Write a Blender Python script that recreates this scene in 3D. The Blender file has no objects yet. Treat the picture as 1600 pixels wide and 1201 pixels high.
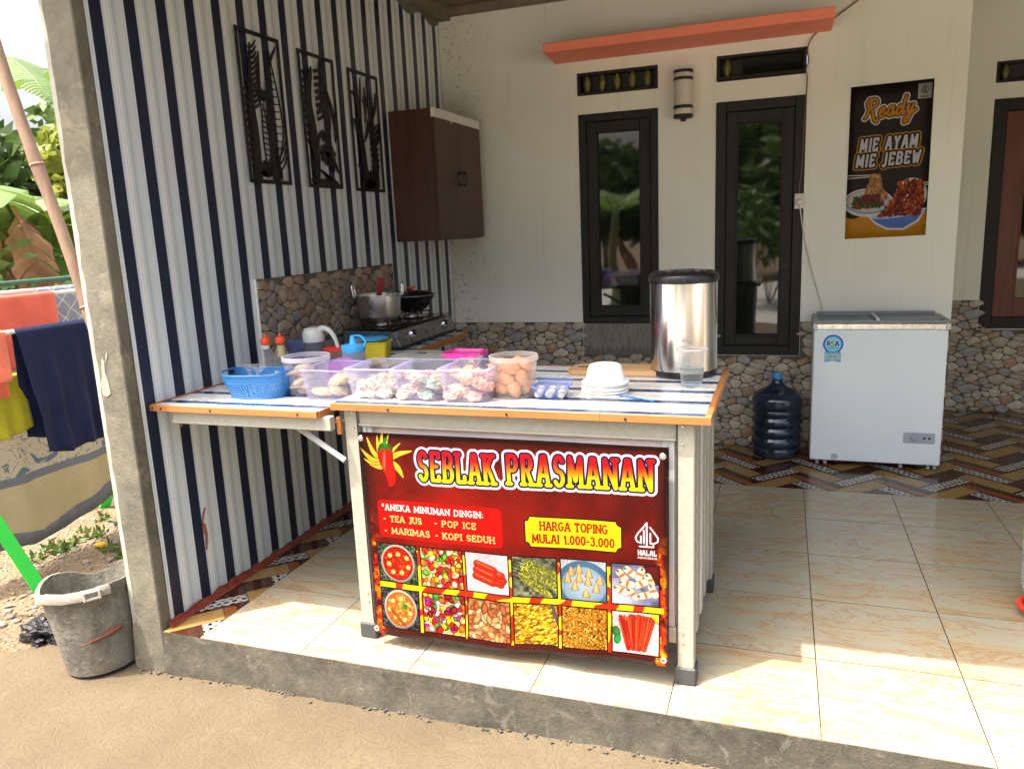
import bpy, bmesh, math, random
import numpy as np
from mathutils import Vector, Matrix, noise as mnoise
random.seed(11)
rng = np.random.RandomState(5)
SC = bpy.context.scene
COL = SC.collection
PI = math.pi

# ------------------------------------------------------------------ camera
cam_d = bpy.data.cameras.new('camera'); cam = bpy.data.objects.new('camera', cam_d); COL.objects.link(cam)
cam_d.sensor_width = 36; cam_d.lens = 26.993; cam_d.clip_end = 500; cam_d.clip_start = 0.05
cam.matrix_world = Matrix(((0.944174, -0.024656, 0.328524, 0.2729),
                           (0.326601, 0.200860, -0.923573, -2.3265),
                           (-0.043216, 0.979310, 0.197699, 1.3362),
                           (0, 0, 0, 1)))
SC.camera = cam
# ------------------------------------------------------------------ world and sun
SUN_DIR = Vector((-0.25, -0.235, 0.80)).normalized()       # towards the sun
EL = math.asin(SUN_DIR.z)
world = bpy.data.worlds.new('World'); SC.world = world; world.use_nodes = True
wn = world.node_tree.nodes; wl = world.node_tree.links
sky = wn.new('ShaderNodeTexSky'); sky.sky_type = 'NISHITA'; sky.sun_disc = False
sky.sun_elevation = EL; sky.sun_rotation = math.atan2(SUN_DIR.x, SUN_DIR.y)
sky.air_density = 1.1; sky.dust_density = 10.0; sky.ozone_density = 1.0
bgn = wn['Background']; bgn.inputs['Strength'].default_value = 0.15
wl.new(sky.outputs[0], bgn.inputs['Color'])
sd = bpy.data.lights.new('sun', 'SUN'); sd.energy = 2.0; sd.angle = math.radians(0.6); sd.color = (1.0, 0.97, 0.92)
sun = bpy.data.objects.new('sun', sd); COL.objects.link(sun); sun.location = (-3, -3, 9)
sun.rotation_euler = SUN_DIR.to_track_quat('Z', 'Y').to_euler()
SC.view_settings.view_transform = 'Standard'; SC.view_settings.look = 'None'
SC.view_settings.gamma = 1.0; SC.view_settings.use_curve_mapping = False
SC.view_settings.exposure = 2.0
SC.render.engine = 'CYCLES'
try:
    SC.cycles.max_bounces = 10; SC.cycles.diffuse_bounces = 6; SC.cycles.transparent_max_bounces = 24
    SC.cycles.sample_clamp_indirect = 8
except Exception: pass

# ------------------------------------------------------------------ object helpers
def link(o, parent=None):
    COL.objects.link(o)
    if parent is not None: o.parent = parent
    return o
def obj(name, bm, m, parent=None, loc=None, smooth=False, auto=None):
    me = bpy.data.meshes.new(name)
    bmesh.ops.recalc_face_normals(bm, faces=bm.faces[:])
    bm.to_mesh(me); bm.free()
    if isinstance(m, (list, tuple)):
        for x in m: me.materials.append(x)
    else: me.materials.append(m)
    if smooth:
        me.polygons.foreach_set('use_smooth', [True]*len(me.polygons))
        if auto: me.set_sharp_from_angle(angle=math.radians(auto))
    o = bpy.data.objects.new(name, me)
    if loc is not None: o.location = loc
    return link(o, parent)
def tag(o, label=None, cat=None, group=None, kind=None):
    if label: o['label'] = label
    if cat: o['category'] = cat
    if group: o['group'] = group
    if kind: o['kind'] = kind
    return o
def thing(name, label, cat, loc=(0, 0, 0), rz=0, group=None):
    o = bpy.data.objects.new(name, None); o.empty_display_size = .05; o.location = loc; o.rotation_euler = (0, 0, rz)
    link(o); return tag(o, label, cat, group)
def copy_tree(root, loc, rz=0, label=None):
    r = root.copy(); COL.objects.link(r); r.location = loc; r.rotation_euler = (0, 0, rz)
    if label: r['label'] = label
    for ch in list(root.children):
        c = ch.copy(); COL.objects.link(c); c.parent = r
        for g in ch.children:
            d = g.copy(); COL.objects.link(d); d.parent = c
    return r

# ------------------------------------------------------------------ mesh helpers
def B(): return bmesh.new()
def box(bm, x0, x1, y0, y1, z0, z1, bev=0, seg=2):
    v = [bm.verts.new(p) for p in [(x0,y0,z0),(x1,y0,z0),(x1,y1,z0),(x0,y1,z0),(x0,y0,z1),(x1,y0,z1),(x1,y1,z1),(x0,y1,z1)]]
    fs = [bm.faces.new([v[i] for i in f]) for f in [(0,3,2,1),(4,5,6,7),(0,1,5,4),(1,2,6,5),(2,3,7,6),(3,0,4,7)]]
    if bev:
        es = set(e for f in fs for e in f.edges)
        bmesh.ops.bevel(bm, geom=list(es), offset=bev, segments=seg, affect='EDGES', profile=.5)
    return bm
def Bx(*a, **k): return box(B(), *a, **k)
def lathe(bm, prof, n=32, c=(0, 0, 0), close=False, wob=None):
    rings = []
    for (r, z) in prof:
        if r < 1e-6: rings.append([bm.verts.new((c[0], c[1], c[2]+z))])
        else:
            rings.append([bm.verts.new((c[0]+r*math.cos(2*PI*i/n), c[1]+r*math.sin(2*PI*i/n), c[2]+z+(wob(2*PI*i/n) if wob else 0))) for i in range(n)])
    for a, b in zip(rings, rings[1:]):
        for i in range(n):
            j = (i+1) % n
            if len(a) == 1 and len(b) == 1: continue
            if len(a) == 1: bm.faces.new([a[0], b[i], b[j]])
            elif len(b) == 1: bm.faces.new([a[i], a[j], b[0]])
            else: bm.faces.new([a[i], a[j], b[j], b[i]])
    return bm
def rrect(w, d, r, n=4):
    pts = []
    for cx, cy, a0 in ((w/2-r, d/2-r, 0), (-w/2+r, d/2-r, 90), (-w/2+r, -d/2+r, 180), (w/2-r, -d/2+r, 270)):
        for k in range(n+1):
            a = math.radians(a0+90*k/n); pts.append((cx+r*math.cos(a), cy+r*math.sin(a)))
    return pts
def loft(bm, secs, cap0=True, cap1=True, c=(0, 0, 0)):
    rings = [[bm.verts.new((x+c[0], y+c[1], z+c[2])) for (x, y) in pts] for pts, z in secs]
    n = len(rings[0])
    for a, b in zip(rings, rings[1:]):
        for i in range(n):
            j = (i+1) % n; bm.faces.new([a[i], a[j], b[j], b[i]])
    if cap0: bm.faces.new(rings[0][::-1])
    if cap1: bm.faces.new(rings[-1])
    return bm
def tube(bm, pts, r, n=8, caps=True):
    pts = [Vector(p) for p in pts]; rings = []
    prev = None
    for i, p in enumerate(pts):
        t = (pts[min(i+1, len(pts)-1)]-pts[max(i-1, 0)]).normalized()
        if prev is None:
            u = t.cross(Vector((0, 0, 1)));
            if u.length < .1: u = t.cross(Vector((1, 0, 0)))
        else: u = prev - t*prev.dot(t)
        u.normalize(); prev = u; w = t.cross(u)
        rr = r[i] if isinstance(r, (list, tuple)) else r
        rings.append([bm.verts.new(p+u*rr*math.cos(2*PI*k/n)+w*rr*math.sin(2*PI*k/n)) for k in range(n)])
    for a, b in zip(rings, rings[1:]):
        for k in range(n):
            j = (k+1) % n; bm.faces.new([a[k], a[j], b[j], b[k]])
    if caps: bm.faces.new(rings[0][::-1]); bm.faces.new(rings[-1])
    return bm
def smooth_path(pts, k=6):
    P = [Vector(p) for p in pts]; out = []
    for i in range(len(P)-1):
        p0 = P[max(i-1, 0)]; p1 = P[i]; p2 = P[i+1]; p3 = P[min(i+2, len(P)-1)]
        for j in range(k):
            t = j/k
            out.append(.5*((2*p1)+(p2-p0)*t+(2*p0-5*p1+4*p2-p3)*t*t+(3*p1-p0-3*p2+p3)*t**3))
    out.append(P[-1]); return out
def prism(bm, pts, f, h):
    """closed outline pts; f(x,y,level) -> 3d ; levels 0 and h"""
    a = [bm.verts.new(f(x, y, 0)) for x, y in pts]; b = [bm.verts.new(f(x, y, h)) for x, y in pts]
    n = len(pts)
    for i in range(n): bm.faces.new([a[i], a[(i+1) % n], b[(i+1) % n], b[i]])
    bm.faces.new(a[::-1]); bm.faces.new(b); return bm
def blob(bm, c, s, amp=.25, fr=2.0, seed=0, sub=3, spike=0):
    r = bmesh.ops.create_icosphere(bm, subdivisions=sub, radius=1)
    for v in r['verts']:
        d = v.co.normalized(); q = d*fr+Vector((seed*3.1, seed*1.7, seed))
        k = 1+amp*mnoise.noise(q)*1.6+amp*.7*(abs(mnoise.noise(q*2.7))-.25)
        v.co = Vector((d.x*s[0]*k+c[0], d.y*s[1]*k+c[1], d.z*s[2]*k+c[2]))
    return bm

# ------------------------------------------------------------------ materials
MATS = {}
class NT:
    def __init__(s, name):
        s.m = bpy.data.materials.new(name); s.m.use_nodes = True; s.t = s.m.node_tree; s.n = s.t.nodes; s.l = s.t.links
        s.bsdf = s.n['Principled BSDF']; s.out = s.n['Material Output']
    def node(s, ty, **k):
        x = s.n.new(ty)
        for a, b in k.items(): setattr(x, a, b)
        return x
    def link(s, a, b): s.l.new(a, b)
    def val(s, sock, v):
        if hasattr(v, 'default_value') or isinstance(v, bpy.types.NodeSocket): s.l.new(v, sock)
        else: sock.default_value = v
    def obj(s): return s.node('ShaderNodeTexCoord').outputs['Object']
    def uv(s): return s.node('ShaderNodeTexCoord').outputs['UV']
    def pos(s): return s.node('ShaderNodeNewGeometry').outputs['Position']
    def mapping(s, v, sc=(1, 1, 1), loc=(0, 0, 0), rot=(0, 0, 0)):
        m = s.node('ShaderNodeMapping'); s.l.new(v, m.inputs[0]); m.inputs['Scale'].default_value = sc
        m.inputs['Location'].default_value = loc; m.inputs['Rotation'].default_value = rot; return m.outputs[0]
    def noise(s, v, scale=5, detail=4, rough=.55, dist=0):
        m = s.node('ShaderNodeTexNoise'); s.l.new(v, m.inputs['Vector']); m.inputs['Scale'].default_value = scale
        m.inputs['Detail'].default_value = detail; m.inputs['Roughness'].default_value = rough; m.inputs['Distortion'].default_value = dist
        return m.outputs['Fac']
    def voro(s, v, scale=5, feature='F1', out='Distance', rnd=1):
        m = s.node('ShaderNodeTexVoronoi', feature=feature); s.l.new(v, m.inputs['Vector']); m.inputs['Scale'].default_value = scale
        m.inputs['Randomness'].default_value = rnd; return m.outputs[out]
    def ramp(s, f, stops, interp='LINEAR'):
        m = s.node('ShaderNodeValToRGB'); s.val(m.inputs[0], f); cr = m.color_ramp; cr.interpolation = interp
        while len(cr.elements) < len(stops): cr.elements.new(.5)
        for e, (p, c) in zip(cr.elements, stops):
            e.position = p; e.color = (c, c, c, 1) if isinstance(c, (int, float)) else (*c[:3], 1)
        return m.outputs[0]
    def mix(s, f, a, b, mode='MIX'):
        m = s.node('ShaderNodeMix', data_type='RGBA', blend_type=mode); s.val(m.inputs[0], f)
        for i, v in ((6, a), (7, b)):
            if isinstance(v, tuple): m.inputs[i].default_value = (*v[:3], 1)
            else: s.l.new(v, m.inputs[i])
        return m.outputs[2]
    def math(s, op, a, b=0, c=None):
        m = s.node('ShaderNodeMath', operation=op); s.val(m.inputs[0], a); s.val(m.inputs[1], b)
        if c is not None: s.val(m.inputs[2], c)
        return m.outputs[0]
    def sep(s, v):
        m = s.node('ShaderNodeSeparateXYZ'); s.l.new(v, m.inputs[0]); return m.outputs
    def bump(s, h, st=.3, dist=.01):
        m = s.node('ShaderNodeBump'); m.inputs['Strength'].default_value = st; m.inputs['Distance'].default_value = dist
        s.l.new(h, m.inputs['Height']); s.l.new(m.outputs[0], s.bsdf.inputs['Normal']); return m
    def base(s, c, rough=.5, metal=0, spec=.5):
        i = s.bsdf.inputs
        if isinstance(c, tuple): i['Base Color'].default_value = (*c[:3], 1)
        else: s.l.new(c, i['Base Color'])
        s.val(i['Roughness'], rough); i['Metallic'].default_value = metal; i['Specular IOR Level'].default_value = spec
        return s.m
def M(name, col, rough=.5, metal=0, var=.15, scale=12, bump=0, bscale=80, spec=.5, stretch=(1, 1, 1), dist=.004):
    if name in MATS: return MATS[name]
    s = NT(name); v = s.mapping(s.obj(), stretch); f = s.noise(v, scale, 5, .6)
    c = s.ramp(f, [(.25, tuple(x*(1-var) for x in col)), (.75, tuple(min(1, x*(1+var)) for x in col))])
    r = s.ramp(s.noise(v, scale*2.3, 3), [(.3, max(0, rough-.08)), (.7, min(1, rough+.08))])
    s.base(c, r, metal, spec)
    if bump: s.bump(s.noise(v, bscale, 4), bump, dist)
    MATS[name] = s.m; return s.m
def plastic(name, col, alpha=.35, rough=.25, trans=.5):
    """thin see-through plastic: part clear, part milky"""
    if name in MATS: return MATS[name]
    s = NT(name); s.base(col, rough)
    tl = s.node('ShaderNodeBsdfTranslucent'); tl.inputs[0].default_value = (*col, 1)
    mx = s.node('ShaderNodeMixShader'); mx.inputs[0].default_value = trans; s.link(s.bsdf.outputs[0], mx.inputs[1]); s.link(tl.outputs[0], mx.inputs[2])
    tr = s.node('ShaderNodeBsdfTransparent'); tr.inputs[0].default_value = (*[min(1, x*.10+.90) for x in col], 1)
    m2 = s.node('ShaderNodeMixShader')
    lw = s.node('ShaderNodeLayerWeight'); lw.inputs[0].default_value = .35
    f = s.math('ADD', s.math('MULTIPLY', lw.outputs['Facing'], .22), alpha)
    s.link(f, m2.inputs[0]); s.link(tr.outputs[0], m2.inputs[1]); s.link(mx.outputs[0], m2.inputs[2])
    s.link(m2.outputs[0], s.out.inputs[0]); MATS[name] = s.m; return s.m
def leafmat(name, c1, c2, rough=.45, trans=.35, rib=0):
    s = NT(name); v = s.obj()
    f = s.noise(v, 7, 4)
    c = s.mix(f, c1, c2)
    oi = s.node('ShaderNodeObjectInfo'); c = s.mix(s.math('MULTIPLY', oi.outputs['Random'], .45), c, tuple(min(1, x*1.7) for x in c1))
    s.base(c, rough, 0, .4)
    if rib:
        w = s.node('ShaderNodeTexWave', wave_type='BANDS', bands_direction='Y'); s.link(s.uv(), w.inputs[0]); w.inputs['Scale'].default_value = rib
        s.bump(w.outputs['Fac'], .25, .01)
    tl = s.node('ShaderNodeBsdfTranslucent'); s.link(s.mix(.5, c, (.25, .4, .03)), tl.inputs[0])
    mx = s.node('ShaderNodeMixShader'); mx.inputs[0].default_value = trans; s.link(s.bsdf.outputs[0], mx.inputs[1]); s.link(tl.outputs[0], mx.inputs[2])
    s.link(mx.outputs[0], s.out.inputs[0]); return s.m

def concrete(name, base, dark, stain, sc=1.0, crack=True, rough=.85, light=None):
    s = NT(name); v = s.pos()
    n1 = s.noise(v, 3*sc, 6, .65, .4); n2 = s.noise(v, 22*sc, 5, .7); n3 = s.noise(v, 90*sc, 3, .6)
    c = s.mix(s.ramp(n1, [(.35, 0.), (.65, 1.)]), dark, base)
    c = s.mix(s.math('MULTIPLY', s.ramp(n2, [(.4, 0.), (.7, 1.)]), .55), c, stain)
    if light: c = s.mix(s.math('MULTIPLY', s.ramp(s.noise(v, 9*sc, 6, .75, 1.2), [(.56, 0.), (.64, 1.)]), .45), c, light)
    h = s.math('ADD', n2, s.math('MULTIPLY', n3, .5))
    if crack:
        d = s.node('ShaderNodeVectorMath', operation='ADD'); s.link(v, d.inputs[0])
        nn = s.node('ShaderNodeTexNoise'); s.link(v, nn.inputs[0]); nn.inputs['Scale'].default_value = 8
        sc2 = s.node('ShaderNodeVectorMath', operation='SCALE'); s.link(nn.outputs['Color'], sc2.inputs[0]); sc2.inputs['Scale'].default_value = .06
        s.link(sc2.outputs[0], d.inputs[1])
        e = s.voro(d.outputs[0], 48*sc, 'DISTANCE_TO_EDGE')
        k = s.math('MULTIPLY', s.ramp(e, [(.0, 1.), (.045, 0.)]), s.ramp(n1, [(.42, 0.), (.6, .6)]))
        c = s.mix(k, c, tuple(min(1, x*1.35) for x in base))
    s.base(c, rough, 0, .3); s.bump(h, .5, .006); return s.m

m_cement = concrete('grey cement', (.165, .153, .112), (.095, .090, .070), (.21, .19, .135), 1, True, .85, (.30, .27, .19))
m_kerb = concrete('kerb cement', (.105, .096, .070), (.050, .046, .036), (.15, .135, .098), 1.2, True, .85, (.22, .205, .165))

def mk_plaster():
    s = NT('cream plaster'); v = s.pos(); x = s.sep(v)
    big = s.noise(v, 1.3, 4, .5); fine = s.noise(v, 60, 3)
    c = s.mix(s.ramp(big, [(.35, 0.), (.65, 1.)]), (.72, .735, .655), (.78, .795, .71))
    # mould in the corner beside the striped wall and a few flecks elsewhere
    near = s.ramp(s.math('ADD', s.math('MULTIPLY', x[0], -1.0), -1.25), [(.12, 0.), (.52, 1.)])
    m = s.ramp(s.noise(v, 38, 6, .8, .5), [(.56, 0.), (.64, 1.)])
    m2 = s.ramp(s.noise(v, 26, 5, .85, .3), [(.73, 0.), (.76, 1.)])
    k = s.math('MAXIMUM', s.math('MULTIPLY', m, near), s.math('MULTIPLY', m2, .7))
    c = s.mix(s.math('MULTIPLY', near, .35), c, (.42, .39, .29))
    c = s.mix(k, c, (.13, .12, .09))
    streak = s.noise(s.mapping(v, (14, 14, .8)), 1.5, 4)
    c = s.mix(s.math('MULTIPLY', s.ramp(streak, [(.58, 0.), (.8, 1.)]), .25), c, (.45, .41, .33))
    s.base(c, .8, 0, .3); s.bump(s.math('ADD', fine, s.math('MULTIPLY', big, 3)), .25, .004); return s.m
m_plaster = mk_plaster()
m_white = M('white paint', (.74, .74, .68), .6, var=.1, scale=8, bump=.3, bscale=60)
m_cream_steel = M('cream painted steel', (.36, .35, .285), .5, var=.12, scale=60, bump=.25, bscale=240, dist=.002)
m_pale_steel = M('pale grey steel', (.55, .57, .55), .35, metal=.2, var=.08, scale=30)
m_rubber = M('black rubber', (.05, .05, .05), .6)
m_black = M('black metal', (.008, .008, .008), .5)
m_blackpl = M('black glossy plastic', (.015, .015, .016), .25)

def mk_stripe():
    s = NT('blue and white striped panel'); v = s.pos(); x = s.sep(v)
    u = s.math('FRACT', s.math('DIVIDE', s.math('ADD', x[1], .336+.1425*20), .1425))
    W = (.78, .82, .80); Bl = (.62, .71, .75); H = (.88, .90, .88); N = (.012, .018, .045); G = (.52, .57, .57)
    st = [(0, N), (.31, N), (.325, Bl), (.40, W), (.42, H), (.432, W), (.46, H), (.472, G), (.49, H), (.505, W), (.53, H), (.545, G), (.56, Bl),
          (.62, G), (.70, Bl), (.76, G), (.775, H), (.79, Bl), (.84, H), (.855, G), (.87, H), (.885, Bl), (.93, Bl), (.95, H), (.965, Bl), (.988, N)]
    c = s.ramp(u, st, 'CONSTANT')
    # fine irregular hairlines along the length
    f = s.noise(s.mapping(v, (.6, 260, .6)), 1.0, 2)
    c = s.mix(s.math('MULTIPLY', f, .18), c, (.40, .41, .41), 'MULTIPLY')
    c = s.mix(s.math('MULTIPLY', s.noise(v, 2, 4), .25), c, (.45, .42, .34), 'MULTIPLY')
    s.base(c, s.ramp(s.noise(v, 8), [(.3, .28), (.7, .42)]), 0, .5)
    s.bump(s.noise(s.mapping(v, (3, 9, .7)), 4, 3), .08, .01); return s.m
m_stripe = mk_stripe()
def mk_stripe_top():
    s = NT('blue and white striped table film'); v = s.pos(); x = s.sep(v)
    u = s.math('FRACT', s.math('DIVIDE', s.math('ADD', x[1], .264+.1475*20), .1475))
    W = (.70, .71, .68); Bl = (.52, .57, .60); H = (.80, .79, .75); N = (.03, .06, .15); G = (.60, .61, .58)
    c = s.ramp(u, [(0, N), (.20, N), (.23, H), (.32, W), (.42, H), (.45, G), (.52, W), (.60, Bl), (.68, H), (.74, G), (.80, H), (.9, Bl), (.985, N)], 'CONSTANT')
    c = s.mix(s.math('MULTIPLY', s.noise(v, 30, 5, .7), .18), c, (.4, .37, .3), 'MULTIPLY')
    s.base(c, s.ramp(s.noise(v, 25), [(.3, .12), (.7, .32)]), 0, .5); s.bump(s.noise(v, 6, 3), .15, .01); return s.m
m_striptop = mk_stripe_top()
def wood(name, a, b, rough=.45, axis=0, sc=1.0, bump=.15):
    s = NT(name); v = s.obj(); m = [9, 9, 9]; m[axis] = .7
    g = s.noise(s.mapping(v, tuple(q*sc for q in m)), 4, 6, .65, .8)
    c = s.mix(s.ramp(g, [(.3, 0.), (.7, 1.)]), a, b)
    s.base(c, rough, 0, .4); s.bump(g, bump, .003); return s.m
m_trim = wood('orange wood edging', (.36, .13, .035), (.46, .195, .06), .4)
m_trimy = wood('orange wood edging lengthwise', (.36, .13, .035), (.46, .195, .06), .4, 1)
m_cab = wood('dark brown laminate', (.045, .019, .012), (.085, .036, .022), .38, 2, 1.2)
m_board = wood('chopping board wood', (.42, .24, .10), (.62, .40, .20), .5, 0, 1)
m_frame = wood('black stained timber', (.007, .007, .006), (.016, .015, .012), .6, 2)
m_redwood = wood('red brown timber', (.10, .024, .012), (.16, .045, .022), .4, 2)
m_ceil = concrete('stained ceiling board', (.20, .17, .12), (.11, .09, .06), (.26, .22, .16), .6, False, .8)
m_orange = M('orange painted ledge', (.88, .25, .15), .6, var=.06, scale=5, bump=.15)
s = NT('dark window glass'); s.base((.006, .009, .007), .03, 0, 1.0); s.bump(s.noise(s.pos(), 2.2, 2), .06, .02); m_glass = s.m
s = NT('brushed steel'); v = s.mapping(s.obj(), (1, 1, .01)); s.base((.62, .61, .58), s.ramp(s.noise(s.obj(), 14, 4), [(.3, .13), (.7, .2)]), 1.0)
s.bump(s.noise(s.obj(), 7, 2), .05, .01); m_steel = s.m
m_alu = M('scuffed aluminium', (.66, .66, .64), .30, metal=1, var=.06, scale=4)
m_alu2 = M('bright aluminium', (.75, .76, .76), .25, metal=.9, var=.05)
s = NT('white enamel'); s.base((.76, .84, .85), .2, 0, .5); s.bump(s.noise(s.obj(), 5, 2), .03, .01); m_fridge = s.m
m_foam = M('white foam', (.80, .79, .76), .7, var=.03, scale=30, bump=.2, bscale=150)

def mk_beige():
    s = NT('beige marbled tile'); oi = s.node('ShaderNodeObjectInfo')
    ad = s.node('ShaderNodeVectorMath', operation='ADD'); s.link(s.pos(), ad.inputs[0])
    cb = s.node('ShaderNodeCombineXYZ'); s.val(cb.inputs[2], s.math('MULTIPLY', oi.outputs['Random'], 9.0)); s.link(cb.outputs[0], ad.inputs[1])
    v = s.mapping(ad.outputs[0], (2.2, 6.5, 4), rot=(0, 0, math.radians(-28)))
    n = s.noise(v, 1.0, 5, .62, 1.1); n2 = s.noise(v, .8, 6, .7, 1.8)
    c = s.ramp(n, [(.28, (.31, .215, .105)), (.44, (.365, .325, .215)), (.58, (.335, .335, .27)), (.75, (.40, .35, .225))])
    vein = s.ramp(n2, [(.475, 0.), (.50, 1.), (.53, 0.)])
    c = s.mix(s.math('MULTIPLY', vein, .75), c, (.33, .17, .07))
    vein2 = s.ramp(s.noise(v, 1.7, 5, .7, 1.5), [(.60, 0.), (.66, 1.)])
    c = s.mix(s.math('MULTIPLY', vein2, .5), c, (.42, .26, .13))
    c = s.mix(s.math('MULTIPLY', s.ramp(s.noise(s.pos(), 3.1, 6, .75), [(.45, 0.), (.7, 1.)]), .30), c, (.35, .30, .22))
    s.base(c, s.ramp(s.noise(s.pos(), 5, 4), [(.3, .10), (.7, .24)]), 0, .5); return s.m
m_beige = mk_beige()
m_grout = M('dark grout', (.03, .025, .02), .9)
# ------------------------------------------------------------------ flat print, drawn as arrays
def arc(cx, cy, rx, ry, a0, a1, n=9):
    return [(cx+rx*math.cos(math.radians(a0+(a1-a0)*i/n)), cy+ry*math.sin(math.radians(a0+(a1-a0)*i/n))) for i in range(n+1)]
GL = {
 'A': (.74, [[(0,0),(.30,1),(.44,1),(.74,0)], [(.12,.34),(.62,.34)]]),
 'B': (.64, [[(0,0),(0,1),(.34,1)]+arc(.34,.76,.24,.24,90,-90)+[(0,.52)], [(.34,.52)]+arc(.36,.26,.28,.26,90,-90)+[(0,0)]]),
 'C': (.64, [arc(.36,.5,.36,.5,48,312,14)]),
 'D': (.68, [[(0,0),(0,1),(.22,1)]+arc(.22,.5,.46,.5,90,-90,12)+[(0,0)]]),
 'E': (.56, [[(.56,.84),(.56,1),(0,1),(0,0),(.56,0),(.56,.16)], [(0,.52),(.42,.52)]]),
 'G': (.72, [arc(.36,.5,.36,.5,48,330,14)+[(.70,.45),(.42,.45)]]),
 'H': (.68, [[(0,0),(0,1)], [(.68,0),(.68,1)], [(0,.52),(.68,.52)]]),
 'I': (.06, [[(.03,0),(.03,1)]]),
 'J': (.40, [[(.36,1),(.36,.2)]+arc(.18,.1,.18,.22,10,-150,6)]),
 'K': (.66, [[(0,0),(0,1)], [(.60,1),(.04,.46)], [(.22,.62),(.66,0)]]),
 'L': (.54, [[(0,1),(0,0),(.54,0),(.54,.2)]]),
 'M': (.86, [[(0,0),(.04,1),(.43,.2),(.82,1),(.86,0)]]),
 'N': (.72, [[(0,0),(0,1),(.72,0),(.72,1)]]),
 'O': (.74, [arc(.37,.5,.37,.5,0,360,18)]),
 'P': (.62, [[(0,0),(0,1),(.34,1)]+arc(.34,.74,.26,.26,90,-90)+[(0,.48)]]),
 'R': (.66, [[(0,0),(0,1),(.34,1)]+arc(.34,.75,.25,.25,90,-90)+[(0,.50)], [(.30,.50),(.64,0)]]),
 'S': (.58, [arc(.29,.745,.27,.255,25,250,10)+arc(.29,.25,.29,.25,80,-155,10)]),
 'T': (.62, [[(0,.84),(0,1),(.62,1),(.62,.84)], [(.31,1),(.31,0)]]),
 'U': (.68, [[(0,1),(0,.32)]+arc(.34,.32,.34,.32,180,360,10)+[(.68,1)]]),
 'W': (.92, [[(0,1),(.22,0),(.46,.75),(.70,0),(.92,1)]]),
 'Y': (.66, [[(0,1),(.33,.48),(.66,1)], [(.33,.48),(.33,0)]]),
 '0': (.56, [arc(.28,.5,.28,.5,0,360,16)]),
 '1': (.26, [[(0,.78),(.2,1),(.2,0)]]),
 '3': (.54, [arc(.25,.76,.25,.24,150,-75,9)+arc(.25,.27,.28,.27,75,-150,9)]),
 '.': (.06, [[(.03,0),(.03,.02)]]), '-': (.30, [[(0,.42),(.28,.42)]]), '*': (.26, [[(.13,.62),(.13,1)], [(0,.72),(.26,.92)], [(0,.92),(.26,.72)]]),
 ':': (.06, [[(.03,.1),(.03,.12)], [(.03,.58),(.03,.6)]]), ' ': (.26, []),
}
SCRIPT = {
 'R': (.80, [[(.10,.62),(.02,.80),(.12,.98),(.42,1.0)]+arc(.42,.78,.26,.22,85,-95,8)+[(.26,.55)], [(.30,.95),(.22,.5),(.12,.12),(.02,.02)], [(.34,.55),(.50,.25),(.66,-.12),(.84,-.22),(.90,-.05)]]),
 'e': (.44, [[(.04,.22),(.22,.26),(.34,.38),(.26,.50),(.10,.42),(.06,.20),(.16,.02),(.32,.05),(.46,.22)]]),
 'a': (.50, [[(.36,.44),(.20,.50),(.06,.32),(.06,.10),(.18,.02),(.32,.16),(.40,.48),(.38,.12),(.46,.04),(.54,.18)]]),
 'd': (.54, [[(.36,.40),(.20,.50),(.06,.32),(.06,.10),(.18,.02),(.32,.16),(.50,.98),(.40,.14),(.48,.03),(.58,.18)]]),
 'y': (.60, [[(.04,.34),(.14,.50),(.12,.16),(.20,.04),(.34,.20),(.42,.50),(.34,.0),(.20,-.38),(.02,-.40),(.0,-.24),(.24,-.04),(.62,.22)]]),
}
def segsdf(X, Y, segs):
    D = np.full(X.shape, 1e9)
    for (ax, ay, bx, by) in segs:
        vx, vy = bx-ax, by-ay; L = vx*vx+vy*vy+1e-12
        t = np.clip(((X-ax)*vx+(Y-ay)*vy)/L, 0, 1)
        D = np.minimum(D, (X-ax-t*vx)**2+(Y-ay-t*vy)**2)
    return np.sqrt(D)
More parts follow.
